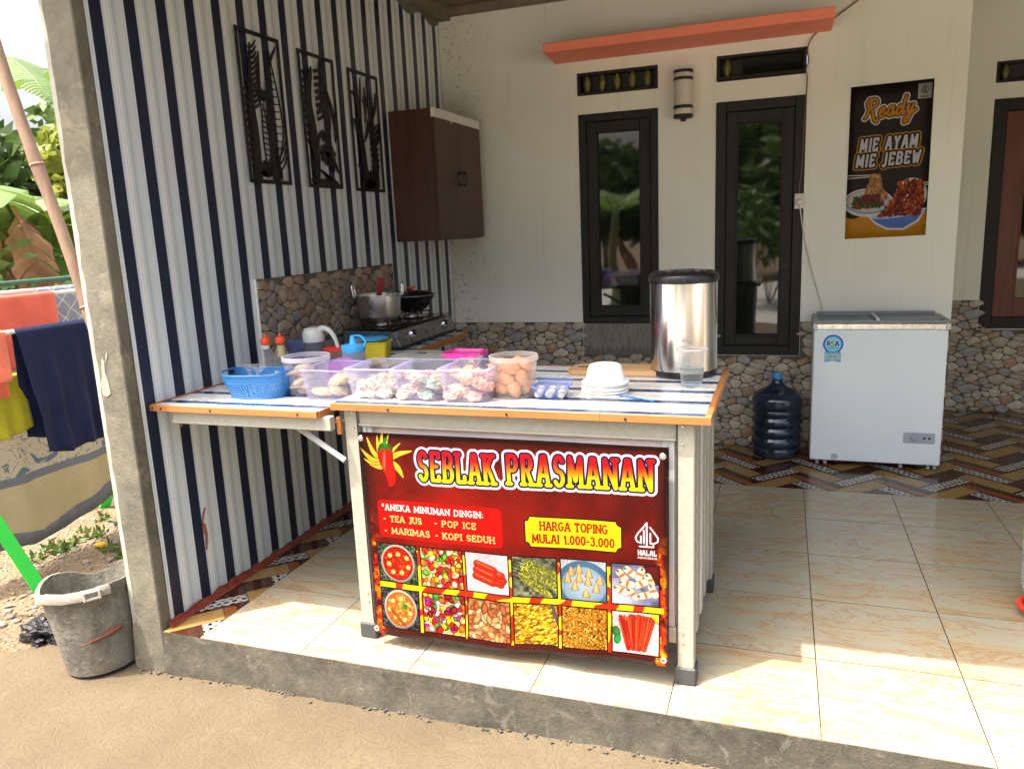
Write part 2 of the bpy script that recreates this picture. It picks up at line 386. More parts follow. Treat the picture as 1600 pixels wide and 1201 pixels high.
class Pic:
    def __init__(s, w, h, col): s.w, s.h = w, h; s.a = np.empty((h, w, 3), np.float32); s.a[:] = col; s.Y, s.X = np.mgrid[0:h, 0:w].astype(np.float32)
    def win(s, x0, y0, x1, y1):
        return slice(max(0, int(y0)), min(s.h, int(y1)+2)), slice(max(0, int(x0)), min(s.w, int(x1)+2))
    def paint(s, sl, m, col):
        m = np.clip(m, 0, 1)[..., None]; s.a[sl] = s.a[sl]*(1-m)+np.asarray(col, np.float32)*m
    def ell(s, cx, cy, rx, ry, col, ang=0, soft=1.0, shade=0, clip=None):
        R = max(rx, ry)+2; sl = s.win(cx-R, cy-R, cx+R, cy+R)
        if clip: sl = (slice(max(sl[0].start, clip[1]), min(sl[0].stop, clip[3])), slice(max(sl[1].start, clip[0]), min(sl[1].stop, clip[2])))
        if sl[0].stop <= sl[0].start or sl[1].stop <= sl[1].start: return
        x = s.X[sl]-cx; y = s.Y[sl]-cy; c, n = math.cos(ang), math.sin(ang); u = (x*c+y*n)/rx; v = (-x*n+y*c)/ry
        d = np.sqrt(u*u+v*v); m = (1-d)*min(rx, ry)/soft+.5
        col = np.asarray(col, np.float32)
        if shade: k = (1-shade*np.clip(d, 0, 1)**2-shade*.35*v+shade*.3)[..., None]; col = np.clip(col*k, 0, 1)
        s.paint(sl, m, col)
    def poly(s, pts, col, grow=0, clip=None):
        """filled polygon, any outline (even-odd), with distance based edge"""
        xs = [p[0] for p in pts]; ys = [p[1] for p in pts]; sl = s.win(min(xs)-grow-2, min(ys)-grow-2, max(xs)+grow+2, max(ys)+grow+2)
        X, Y = s.X[sl], s.Y[sl]; ins = np.zeros(X.shape, bool); segs = []
        for i in range(len(pts)):
            ax, ay = pts[i]; bx, by = pts[(i+1) % len(pts)]; segs.append((ax, ay, bx, by))
            if ay != by: ins ^= ((ay > Y) != (by > Y)) & (X < (bx-ax)*(Y-ay)/(by-ay)+ax)
        D = segsdf(X, Y, segs); D = np.where(ins, -D, D)
        s.paint(sl, .5-(D-grow), col)
    def stroke(s, lines, t, col, soft=1.0):
        segs = [(a[0], a[1], b[0], b[1]) for L in lines for a, b in zip(L, L[1:])]
        xs = [q for g in segs for q in (g[0], g[2])]; ys = [q for g in segs for q in (g[1], g[3])]
        sl = s.win(min(xs)-t-2, min(ys)-t-2, max(xs)+t+2, max(ys)+t+2)
        s.paint(sl, .5+(t-segsdf(s.X[sl], s.Y[sl], segs))/soft, col)
    def text(s, txt, x0, yb, cap, t, layers, width=None, gap=.2, skew=0, serif=0, slope=0, font=GL, fill=None):
        """layers: list of (grow, colour); fill: callable(v 0..1)->rgb for the last layer"""
        adv = 0; gl = []
        for ch in txt:
            w, st = font[ch]; gl.append((adv, st)); adv += w+gap
        adv -= gap; xs = (width/adv) if width else cap
        D = None; segs_all = []
        for off, st in gl:
            for L in st:
                q = list(L); ends = []
                P = [(x0+(off+x+skew*y)*xs, yb-y*cap+slope*(off+x)*xs) for x, y in q]
                segs_all += [(a[0], a[1], b[0], b[1]) for a, b in zip(P, P[1:])]
                if serif:
                    for (p, r) in ((q[0], q[1]), (q[-1], q[-2])):
                        if p[1] in (0, 1) and abs(p[1]-r[1]) > abs(p[0]-r[0])*.6:
                            a = (x0+(off+p[0]-serif+skew*p[1])*xs, yb-p[1]*cap+slope*(off+p[0]-serif)*xs); b = (x0+(off+p[0]+serif+skew*p[1])*xs, yb-p[1]*cap+slope*(off+p[0]+serif)*xs)
                            segs_all.append((a[0], a[1], b[0], b[1]))
        G = max([l[0] for l in layers]+[0])+t+3
        # per chunk of columns to stay cheap
        X0, X1 = min(min(g[0], g[2]) for g in segs_all)-G, max(max(g[0], g[2]) for g in segs_all)+G
        ys = [g[1] for g in segs_all]+[g[3] for g in segs_all]
        sl = s.win(X0, min(ys)-G, X1+cap*.2, max(ys)+G)
        X, Y = s.X[sl], s.Y[sl]; D = np.full(X.shape, 1e9, np.float32); xo = sl[1].start
        for (ax, ay, bx, by) in segs_all:
            a = max(0, int(min(ax, bx)-G)-xo); b = min(X.shape[1], int(max(ax, bx)+G)+2-xo)
            if b <= a: continue
            D[:, a:b] = np.minimum(D[:, a:b], segsdf(X[:, a:b], Y[:, a:b], [(ax, ay, bx, by)]))
        for g, c in layers: s.paint(sl, .5+(t+g-D), c)
        if fill:
            v = np.clip((yb-Y+slope*(X-x0))/cap, 0, 1)[..., None]; s.paint(sl, .5+(t-D), fill(v))
    def noise(s, amp, k, seed=0, sl=None):
        r = np.random.RandomState(seed); g = r.rand(s.h//k+3, s.w//k+3).astype(np.float32)
        yy = s.Y/k; xx = s.X/k; y0 = yy.astype(int); x0 = xx.astype(int); fy = yy-y0; fx = xx-x0
        fy = fy*fy*(3-2*fy); fx = fx*fx*(3-2*fx)
        n = g[y0, x0]*(1-fy)*(1-fx)+g[y0+1, x0]*fy*(1-fx)+g[y0, x0+1]*(1-fy)*fx+g[y0+1, x0+1]*fy*fx
        return (n-.5)*2*amp
    def image(s, name):
        im = bpy.data.images.new(name, s.w, s.h); a = np.ones((s.h, s.w, 4), np.float32); a[..., :3] = np.clip(s.a, 0, 1)
        im.pixels.foreach_set(a[::-1].ravel()); im.update(); im.pack(); return im
def img_mat(name, im, rough=.4, mapping=None, bump=0, spec=.4):
    s = NT(name); t = s.node('ShaderNodeTexImage'); t.image = im; t.interpolation = 'Cubic' if False else 'Linear'
    s.link(mapping(s) if mapping else s.uv(), t.inputs[0]); s.base(t.outputs[0], rough, 0, spec)
    if bump: s.bump(s.noise(s.pos(), 14, 3), bump, .01)
    return s.m

# ---- patterned floor tile print: planks and pebble strips laid herringbone, repeating every 40 cm
def tile_picture():
    N = 768; P = Pic(N, N, (0, 0, 0)); x = P.X/N*.4; y = P.Y/N*.4
    w = .4/3/math.sqrt(2); p = (x+y)/math.sqrt(2)/w; q = (y-x)/math.sqrt(2)/w
    i = np.floor(p).astype(int); j = np.floor(q).astype(int); d = (i-j) % 6
    hor = d < 3; si = np.where(hor, i-d, i); sj = np.where(hor, j, j-(5-d))
    along = np.where(hor, p-si, q-sj); across = np.where(hor, q-sj, p-si)
    kind = np.where(hor, si, sj+1) % 3
    L = along*w; A = across*w
    r = np.random.RandomState(3)
    g1 = r.rand(64, 64)
    def vn(u, v):
        u0 = np.floor(u).astype(int); v0 = np.floor(v).astype(int); fu = u-u0; fv = v-v0
        return (g1[u0 % 64, v0 % 64]*(1-fu)+g1[(u0+1) % 64, v0 % 64]*fu)*(1-fv)+(g1[u0 % 64, (v0+1) % 64]*(1-fu)+g1[(u0+1) % 64, (v0+1) % 64]*fu)*fv
    grain = vn(L*25+kind*7, A*900)*.6+vn(L*60, A*300)*.4
    light = np.stack([.50+.14*grain, .39+.12*grain, .22+.07*grain], -1)
    dark = np.stack([.20+.10*grain, .11+.06*grain, .065+.03*grain], -1)
    mid = np.stack([.42+.12*grain, .23+.08*grain, .11+.04*grain], -1)
    out = np.where((kind == 0)[..., None], light, np.where((kind == 1)[..., None], dark, dark))
    out = np.where(((kind == 1) & hor & (across > .5))[..., None], mid, out)
    # pebbles
    pb = (kind == 2) & (across > .16) & (across < .84)
    base = np.stack([.60+.1*grain]*3, -1)*np.array([1, .99, .95])
    cu = L/.030; cv = A/.022; row = np.floor(cv); cu = cu+.5*(row % 2); ci = np.floor(cu)
    jx = g1[(ci.astype(int)*7) % 64, (row.astype(int)*13) % 64]-.5; jy = g1[(ci.astype(int)*5+3) % 64, (row.astype(int)*11) % 64]-.5
    fu = cu-ci-.5-jx*.25; fv = cv-row-.5-jy*.2; dd = np.sqrt((fu*1.15)**2+(fv*1.1)**2)+.12*jx*fv
    m = np.clip((.40-dd)/.05, 0, 1)[..., None]
    sh = g1[(ci.astype(int)*3) % 64, (row.astype(int)*9) % 64][..., None]
    peb = np.where(sh > .25, np.array([.10, .10, .11])+.08*sh, np.array([.45, .42, .38]))
    pebbles = base*(1-m)+peb*m
    out = np.where(pb[..., None], pebbles, out)
    e = np.minimum(np.minimum(across, 1-across), np.minimum(along, 3-along)); out = out*np.clip(.45+e[..., None]*18, 0, 1)
    P.a[:] = out; return P.image('patterned_tile_print')
def pos_map(s):
    v = s.mapping(s.pos(), (2.5, 2.5, 1)); return v
m_pattern = img_mat('patterned porcelain tile', tile_picture(), .16, pos_map)

# ---- the banner
def halal(P, cx, cy, k, col):
    """gunungan-shaped certification emblem, k = half width"""
    L = [[(0,-1.25),(-.35,-.75),(-.75,-.25),(-.95,.15),(-.85,.5),(-.5,.62),(-.5,.0)], [(0,-1.25),(.0,.62)], [(-.25,-.55),(-.25,.62)],
         [(.28,-.85),(.62,-.4),(.95,.1),(.9,.45),(.6,.62),(.3,.62),(.3,-.3)], [(-.62,.95),(.55,.95),(.55,.78)], [(0,.62),(-.02,.95)]]
    P.stroke([[(cx+x*k, cy+y*k) for x, y in l] for l in L], k*.075, col)
def banner_picture():
    W, H = 1440, 1000; P = Pic(W, H, (.55, .07, .03)); X = P.X/W; Y = P.Y/H
    n = P.noise(1, 90, 1)+.5*P.noise(1, 30, 2)+.25*P.noise(1, 9, 3)
    glow = np.exp(-((X-.35)**2/.06+(Y-.42)**2/.05)); base = np.stack([.40+.30*glow+.06*n, .055+.035*glow+.014*n, .025+.01*n], -1)
    edge = np.clip(np.minimum(np.minimum(X, 1-X)/.05, np.minimum(Y/.05, (1-Y)/.05)), 0, 1)[..., None]**.6
    P.a[:] = base*edge+np.array([.11, .045, .04])*(1-edge)
    # flames down both sides and along the foot
    fl = P.noise(1, 34, 5)+.7*P.noise(1, 14, 6)+.4*P.noise(1, 6, 7)
    side = np.exp(-((X-.022)/.016)**2)+np.exp(-((X-.978)/.014)**2); low = np.clip((Y-.35)/.4, 0, 1)
    m = np.clip(side*low*(.75+fl)*1.4, 0, 1)[..., None]; P.a[:] = P.a*(1-m)+np.concatenate([np.ones_like(m)*.95, np.clip(.15+.5*fl[..., None], .1, .75), .05+0*m], -1)*m
    emb = (np.clip(fl-1.25, 0, 1)*6*np.clip((Y-.3)*3, 0, 1)*np.clip((.56-Y)*6, 0, 1)*np.exp(-((np.abs(X-.5)-.45)/.05)**2))[..., None]; emb = np.clip(emb, 0, 1)
    P.a[:] = P.a*(1-emb)+np.array([.95, .3, .1])*emb
    s = lambda u, v: (u*W, v*H)
    # plain flaming chilli
    yel = (.96, .80, .22)
    cx, cy = .096*W, .13*H
    for a, L, b in ((200, 110, 26), (170, 118, 30), (150, 105, 24), (225, 90, 22), (245, 104, 22), (20, 100, 34), (-35, 118, 26), (-60, 92, 18), (265, 96, 16), (130, 86, 22), (40, 70, 22)):
        a = math.radians(a); dx, dy = math.cos(a), math.sin(a); nx, ny = -dy, dx
        L *= 1.1; tip = (cx+dx*L+nx*b*2.0, cy+dy*L+ny*b*2.0-20)
        c1 = [(cx+nx*b*.5, cy+ny*b*.5), (cx+dx*L*.5+nx*b*.75, cy+dy*L*.5+ny*b*.75), tip, (cx+dx*L*.6-nx*b*.1, cy+dy*L*.6-ny*b*.1), (cx-nx*b*.5, cy-ny*b*.5)]
        P.poly([tuple(q[:2]) for q in smooth_path([(*q, 0) for q in c1], 5)], (.25, .06, .02), 2); P.poly([tuple(q[:2]) for q in smooth_path([(*q, 0) for q in c1], 5)], yel)
    body = smooth_path([(.070*W, .085*H, 0), (.082*W, .060*H, 0), (.105*W, .060*H, 0), (.120*W, .085*H, 0), (.118*W, .14*H, 0), (.124*W, .19*H, 0), (.118*W, .24*H, 0), (.098*W, .255*H, 0), (.09*W, .21*H, 0), (.078*W, .16*H, 0), (.069*W, .12*H, 0), (.070*W, .085*H, 0)], 5)
    body = [tuple(q[:2]) for q in body]; P.poly(body, (.30, .02, .01), 3); P.poly(body, (.86, .10, .05))
    P.ell(.088*W, .13*H, 8, 50, (.97, .45, .32), .15, 6)
    P.stroke([[(.074*W, .078*H), (.085*W, .055*H), (.096*W, .068*H), (.108*W, .055*H), (.118*W, .072*H)]], 9, (.12, .42, .10)); P.stroke([[(.097*W, .06*H), (.094*W, .042*H), (.101*W, .028*H)]], 8, (.16, .52, .13))
    # title
    def tf(v): return np.clip(np.concatenate([.93+0*v, np.clip(1.25-1.45*v, .05, .92), .06+0*v], -1), 0, 1)
    for txt, x0, x1, yb0 in (('SEBLAK', .212, .462, .212), ('PRASMANAN', .512, .948, .202)):
        P.text(txt, x0*W, yb0*H, 128, 9.0, [(19, (.90, .90, .97)), (8, (.10, .05, .25))], width=(x1-x0)*W, gap=.50, serif=.15, slope=-.014, fill=tf)
    # drinks box
    r = [tuple(p) for p in rrect(.432*W, .185*H, 22)]; P.poly([(p[0]+.263*W, p[1]+.415*H) for p in r], (.90, .05, .03))
    wh, cr = (.98, .97, .95), (.97, .86, .50)
    kw = dict(gap=.36, serif=.12)
    P.text('*ANEKA MINUMAN DINGIN:', .064*W, .372*H, 27, 2.9, [(0, wh)], width=.352*W, **kw)
    P.text('- TEA JUS', .066*W, .428*H, 27, 2.9, [(0, cr)], width=.137*W, **kw); P.text('- POP ICE', .252*W, .428*H, 27, 2.9, [(0, cr)], width=.138*W, **kw)
    P.text('- MARIMAS', .066*W, .487*H, 27, 2.9, [(0, cr)], width=.163*W, **kw); P.text('- KOPI SEDUH', .252*W, .487*H, 27, 2.9, [(0, cr)], width=.198*W, **kw)
    # price tag with notched corners
    a, b, c, d, k = .557*W, .858*W, .350*H, .488*H, 22
    pts = [(a+k, c), (b-k, c)]+arc(b, c, k, k, 180, 90, 6)+[(b, d-k)]+arc(b, d, k, k, 270, 180, 6)+[(a+k, d)]+arc(a, d, k, k, 360, 270, 6)+[(a, c+k)]+arc(a, c, k, k, 90, 0, 6)
    P.poly(pts, (.12, .03, .10), 6); P.poly(pts, (.98, .90, .10))
    rd = (.70, .08, .04); P.text('HARGA TOPING', .606*W, .407*H, 37, 3.9, [(0, rd)], width=.210*W, gap=.34, serif=.11); P.text('MULAI 1.000-3.000', .580*W, .468*H, 37, 3.9, [(0, rd)], width=.256*W, gap=.34, serif=.06)
    halal(P, .935*W, .405*H, 50, (.97, .95, .95)); P.text('HALAL', .910*W, .492*H, 21, 2.8, [(0, (.97, .95, .95))], width=.052*W, gap=.42); P.text('INDONESIA', .908*W, .509*H, 8, 1.3, [(0, (.95, .9, .9))], width=.056*W, gap=.4)
    # food pictures
    xs = [(.032, .174), (.193, .335), (.350, .492), (.508, .650), (.667, .810), (.829, .970)]; ys = [(.543, .730), (.768, .957)]
    bands = np.sin((P.X*1.0+P.Y*.6)/26.0+P.noise(2, 60, 9)) > -.25
    gm = np.zeros((H, W), np.float32)
    gm[int(.735*H):int(.762*H), int(.028*W):int(.985*W)] = 1
    for k in range(1, 6):
        xm = (xs[k-1][1]+xs[k][0])/2; gm[int(.56*H):int(.965*H), int(xm*W-8):int(xm*W+8)] = 1
    gm = gm[..., None]; P.a[:] = P.a*(1-gm)+np.where(bands[..., None], np.array([.97, .85, .10]), np.array([.78, .20, .05]))*gm
    R = np.random.RandomState(8); ci = 0
    for ry in range(2):
        for rx in range(6):
            x0, x1 = int(xs[rx][0]*W), int(xs[rx][1]*W); y0, y1 = int(ys[ry][0]*H), int(ys[ry][1]*H); w, h = x1-x0, y1-y0
            P.a[y0-6:y1+6, x0-6:x1+6] = (.10, .03, .03); cl = (x0, y0, x1, y1); E = lambda u, v, a, b, c, g=0, sh=.35, so=1.2: P.ell(x0+u*w, y0+v*h, a*w, b*w, c, g, so, sh, cl)
            def bg(c, am=.1, k=9): P.a[y0:y1, x0:x1] = np.clip(np.array(c)*(1+P.noise(am*2, k, ci)[y0:y1, x0:x1, None]), 0, 1)
            U = R.rand
            if ci in (0, 6):
                bg((.24, .30, .22) if ci == 0 else (.22, .21, .22), .5, 7)
                E(.5, .5, .45, .46, (.86, .84, .78)); E(.5, .5, .40, .41, (.72, .10, .05) if ci == 0 else (.80, .42, .12), sh=.1)
                for _ in range(150):
                    r_, a_ = .37*math.sqrt(U()), U()*6.3; c = [(.85, .25, .08), (.60, .05, .03), (.92, .45, .15), (.75, .15, .05)][R.randint(4)] if ci == 0 else [(.92, .72, .30), (.85, .5, .15), (.75, .30, .08), (.95, .85, .5)][R.randint(4)]
                    E(.5+r_*math.cos(a_), .5+r_*math.sin(a_), .02+.035*U(), .012, c, U()*3)
                for k in range(7):
                    a_ = k*.9+.3; r_ = .24+.06*U(); E(.5+r_*math.cos(a_), .5+r_*math.sin(a_), .065, .06, (.95, .82, .38) if ci == 0 else (.92, .80, .42)); E(.5+r_*math.cos(a_), .5+r_*math.sin(a_), .03, .03, (.96, .9, .6), sh=0)
                if ci == 6:
                    for _ in range(22): E(.55+.16*U(), .36+.14*U(), .035, .014, (.20, .55, .12), U()*3)
                    for k in range(3): E(.38+.05*k, .68+.04*k, .26, .03, (.72, .30, .10), .75)
            elif ci in (1, 7):
                bg((.85, .75, .55))
                pal = [(.90, .18, .10), (.96, .85, .25), (.45, .75, .20), (.95, .50, .12), (.96, .90, .70), (.85, .10, .12)] if ci == 1 else [(.85, .10, .10), (.80, .12, .50), (.20, .62, .25), (.97, .85, .15), (.92, .45, .12), (.92, .90, .88), (.60, .08, .12)]
                for _ in range(120): 
                    c = pal[R.randint(len(pal))]; a = .05+.05*U(); u, v, g = U(), U(), U()*3
                    E(u, v, a*1.08, a*.88, tuple(q*.55 for q in c), g); E(u, v, a, a*(.55+.3*U()), c, g, .5); E(u-.01, v-.01, a*.35, a*.25, tuple(min(1, q*1.15+.05) for q in c), g, 0)
            elif ci == 2:
                bg((.80, .82, .84), .03)
                for u, v in ((.68, .70), (.74, .60), (.70, .48), (.52, .36), (.50, .52), (.48, .68)):
                    A_ = (x0+(u-.26)*w, y0+(v-.09)*h); B_ = (x0+(u+.14)*w, y0+(v+.05)*h)
                    P.stroke([[A_, B_]], .085*w, (.52, .05, .02), 3); P.stroke([[(A_[0], A_[1]-2), (B_[0], B_[1]-2)]], .074*w, (.85, .17, .06), 5); P.stroke([[(A_[0], A_[1]-7), (B_[0]-6, B_[1]-7)]], .018*w, (.97, .50, .32), 7)
            elif ci == 3:
                bg((.42, .43, .34), .3, 14)
                for k in range(6): P.stroke([[(x0, y0+(.03+.09*k)*h), (x0+.4*w, y0+(.18+.09*k)*h)]], 2, (.12, .08, .04))
                for (u0, v0, u1, v1) in ((.30, .12, .98, .45), (.22, .30, .98, .72), (.18, .48, .85, .97)):
                    for t in np.linspace(0, 1, 60):
                        for q in range(4): E(u0+(u1-u0)*t+.03*(U()-.5), v0+(v1-v0)*t+.15*(U()-.5), .05, .025, [(.78, .78, .25), (.62, .64, .18), (.88, .88, .42), (.45, .48, .14)][R.randint(4)], U()*3, .5)
            elif ci == 4:
                bg((.75, .78, .80), .05); E(.5, .62, .62, .56, (.30, .48, .62), 0, .2); E(.5, .64, .50, .44, (.60, .72, .80), 0, .2)
                for (u, v) in ((.22, .30), (.40, .24), (.62, .32), (.14, .48), (.40, .46), (.86, .48), (.60, .52), (.30, .66), (.78, .68), (.55, .82)):
                    for g in range(12):
                        t = g/11; E(u, v-.12+.20*t, .012+.085*t**.8, .03, (.93-.10*(g % 2), .66-.14*(g % 2), .34-.08*(g % 2)), 0, .45)
                    for q in (-.045, -.015, .015, .045): P.stroke([[(x0+u*w, y0+(v-.12)*h), (x0+(u+q)*w, y0+(v+.09)*h)]], 1.6, (.98, .82, .55), 2)
            elif ci == 5:
                bg((.42, .42, .55), .2, 30); E(.1, .9, .6, .5, (.70, .72, .85)); E(.9, .15, .25, .3, (.35, .08, .08))
                for (u, v, g) in ((.22, .28, .9), (.40, .18, .7), (.60, .22, 1.9), (.80, .36, 1.2), (.62, .46, -.5), (.33, .48, .2), (.20, .66, .5), (.45, .74, .9), (.72, .74, -.3), (.88, .62, 1.2)):
                    dx, dy = math.cos(g)*.10, math.sin(g)*.10
                    P.stroke([[(x0+(u-dx)*w, y0+(v-dy)*h), (x0+(u+dx)*w, y0+(v+dy)*h)]], .088*w, (.42, .40, .34), 3)
                    P.stroke([[(x0+(u-dx)*w, y0+(v-dy)*h), (x0+(u+dx)*w, y0+(v+dy)*h)]], .078*w, (.92, .90, .80), 5)
                    P.stroke([[(x0+(u-dy*.5)*w, y0+(v+dx*.5)*h), (x0+(u+dy*.5)*w, y0+(v-dx*.5)*h)]], .026*w, (.86, .42, .14), 7)
                    E(u-dx*1.5, v-dy*1.3, .035, .03, (.50, .42, .30), g)
            elif ci == 8:
                bg((.72, .42, .25), .2)
                for _ in range(90):
                    u, v, g, a = U(), U(), U()*3, .07+.07*U(); c = [(.88, .62, .38), (.80, .50, .28), (.93, .75, .55), (.72, .38, .20)][R.randint(4)]
                    E(u, v, a*1.1, a*.65, tuple(q*.6 for q in c), g); E(u, v, a, a*.55, c, g, .4)
            elif ci == 9:
                bg((.75, .50, .10), .3)
                for _ in range(330):
                    u, v, g, a = U(), U(), -.6+.5*U(), .06; c = [(.97, .85, .15), (.90, .68, .10), (.99, .92, .40), (.62, .36, .06)][R.randint(4)]
                    E(u, v, a, .018, c, g, .5)
                for q in range(26): E(.87+.012*q*.5, -.02+.02*q, .06, .03, (.36, .34, .44), .9)
            elif ci == 10:
                bg((.62, .38, .06), .3)
                for _ in range(420):
                    u, v, g = U(), U(), U()*6.3; c = [(.95, .74, .20), (.90, .62, .14), (.98, .86, .42), (.85, .55, .10)][R.randint(4)]
                    E(u, v, .034, .022, (.50, .28, .05), g); E(u, v, .030, .018, c, g, .4); E(u+.006, v+.004, .010, .006, (.60, .36, .08), g)
            else:
                bg((.82, .80, .78), .05); E(.08, .50, .13, .09, (.25, .50, .22), 1.3); E(.10, .68, .12, .08, (.15, .60, .25), 1.7); E(.95, .10, .15, .12, (.92, .85, .20))
                for k in range(190):
                    t = U(); u0 = .30+.42*t; u1 = .14+.76*t+.03*(U()-.5); v1 = .04+.16*U()+.10*abs(t-.5); v0 = .80+.14*U()
                    c = [(.86, .18, .08), (.78, .10, .05), (.93, .42, .20), (.90, .28, .12)][R.randint(4)]
                    P.stroke([[(x0+u0*w, y0+v0*h), (x0+u1*w, y0+v1*h)]], 3.2, tuple(q*.6 for q in c), 2); P.stroke([[(x0+u0*w, y0+v0*h), (x0+u1*w, y0+v1*h)]], 2.0, c, 2)
            ci += 1
    # faint fold lines
    P.a *= (1+P.noise(.05, 120, 20)+P.noise(.03, 7, 21))[..., None]
    return P.image('banner_print')
def poster_picture():
    W, H = 620, 1240; P = Pic(W, H, (.17, .145, .115)); P.a *= (1+P.noise(.12, 60, 3)+P.noise(.06, 8, 4))[..., None]
    P.poly([(505, 25), (607, 25), (607, 145), (505, 145)], (.72, .72, .72)); halal(P, 556, 78, 30, (.12, .11, .10)); P.text('HALAL', 528, 134, 11, 1.8, [(0, (.15, .13, .12))], width=58, gap=.3)
    P.text('Ready', 112, 262, 150, 9, [(19, (.90, .89, .86)), (8, (.25, .17, .08)), (0, (.86, .60, .18))], width=375, gap=.10, skew=.18, slope=-.02, font=SCRIPT)
    for txt, x, y, wd in (('MIE AYAM', 92, 520, 420), ('MIE JEBEW', 68, 648, 470)):
        P.text(txt, x, y, 92, 10, [(21, (.86, .62, .15)), (13, (.16, .13, .10))], width=wd, gap=.56, skew=.18, slope=-.012)
    for txt, x, y, wd in (('MIE AYAM', 92, 520, 420), ('MIE JEBEW', 68, 648, 470)):
        P.text(txt, x, y, 92, 9, [(0, (.86, .86, .88))], width=wd, gap=.56, skew=.18, slope=-.012)
    pts = [(0, H)]+[(x, 1052+20*math.sin(x/36)+.02*x) for x in range(0, W+1, 12)]+[(W, H)]; P.poly(pts, (.82, .60, .10))
    R = np.random.RandomState(4); U = R.rand
    P.stroke([[(0, 712), (225, 722)]], 5, (.86, .82, .78)); P.stroke([[(0, 735), (225, 732)]], 5, (.86, .82, .78))
    P.ell(168, 945, 196, 118, (.92, .91, .92), .08); P.ell(168, 940, 178, 100, (.60, .70, .82), .08); P.ell(166, 935, 165, 88, (.85, .84, .80), .08)
    for _ in range(160): P.ell(60+220*U(), 900+80*U(), 24, 7, [(.20, .40, .12), (.15, .30, .10), (.45, .22, .12), (.60, .30, .18)][R.randint(4)], U()*3, 2, .4)
    for _ in range(260):
        t = U(); y = 730+190*t; wd = 38+75*t*t; P.ell(215+wd*2*(U()-.5), y, 6, 26, [(.83, .62, .36), (.72, .48, .25), (.90, .74, .5)][R.randint(3)], .5*(U()-.5), 2, .5)
    for _ in range(60): P.ell(130+120*U(), 890+50*U(), 20, 11, (.50, .20, .12), U()*3, 2, .5)
    P.poly([(175, 1060), (360, 1035), (612, 1020), (560, 1120), (450, 1185), (320, 1175), (230, 1120)], (.92, .92, .94), 4); P.poly([(195, 1072), (360, 1065), (600, 1035), (545, 1115), (445, 1172), (325, 1163), (240, 1115)], (.38, .52, .82))
    P.ell(400, 1055, 205, 28, (.80, .82, .88), -.09)
    P.ell(495, 905, 118, 140, (.90, .88, .86)); P.stroke([[(520, 800), (615, 812)]], 5, (.88, .85, .80)); P.stroke([[(520, 822), (615, 828)]], 5, (.88, .85, .80))
    for _ in range(520):
        t = U()**.8; y = 790+270*t; cx = 490-75*t*t; wd = 95+70*t*t; P.ell(cx+wd*2*(U()-.5), y, 7, 24, [(.72, .27, .08), (.55, .15, .05), (.82, .40, .14), (.40, .09, .03)][R.randint(4)], 1.6*(U()-.5)+(.9 if t > .8 else 0), 2, .5)
    return P.image('poster_print')
def badge_picture():
    P = Pic(256, 360, (.80, .84, .85)); P.ell(128, 120, 118, 118, (.08, .30, .68)); P.ell(128, 120, 104, 104, (.12, .52, .85)); P.ell(128, 120, 94, 94, (.55, .86, .93))
    P.poly([(30, 215), (226, 215), (226, 352), (128, 330), (30, 352)], (.35, .66, .88)); P.poly([(34, 235), (222, 235), (222, 320), (34, 320)], (.62, .74, .74)); P.ell(128, 120, 104, 104, (.12, .52, .85)); P.ell(128, 120, 94, 94, (.50, .84, .92))
    P.text('R', 62, 142, 56, 8, [(5, (.9, .95, .95)), (0, (.07, .25, .60))]); P.text('S', 108, 142, 56, 8, [(5, (.9, .95, .95)), (0, (.35, .62, .10))]); P.text('A', 152, 142, 56, 8, [(5, (.9, .95, .95)), (0, (.07, .25, .60))])
    P.text('FREEZER', 78, 172, 12, 2, [(0, (.07, .25, .60))], width=100) if False else P.stroke([[(72, 166), (184, 166)]], 4, (.10, .35, .60))
    P.ell(105, 275, 9, 9, (.15, .15, .2)); P.ell(150, 275, 9, 9, (.15, .15, .2)); P.stroke([[(112, 290), (128, 298), (144, 290)]], 3, (.9, .9, .9))
    return P.image('badge_print')
m_banner = img_mat('printed vinyl banner', banner_picture(), .38, bump=.2)
m_poster = img_mat('printed poster', poster_picture(), .55)
m_badge = img_mat('badge print', badge_picture(), .4)
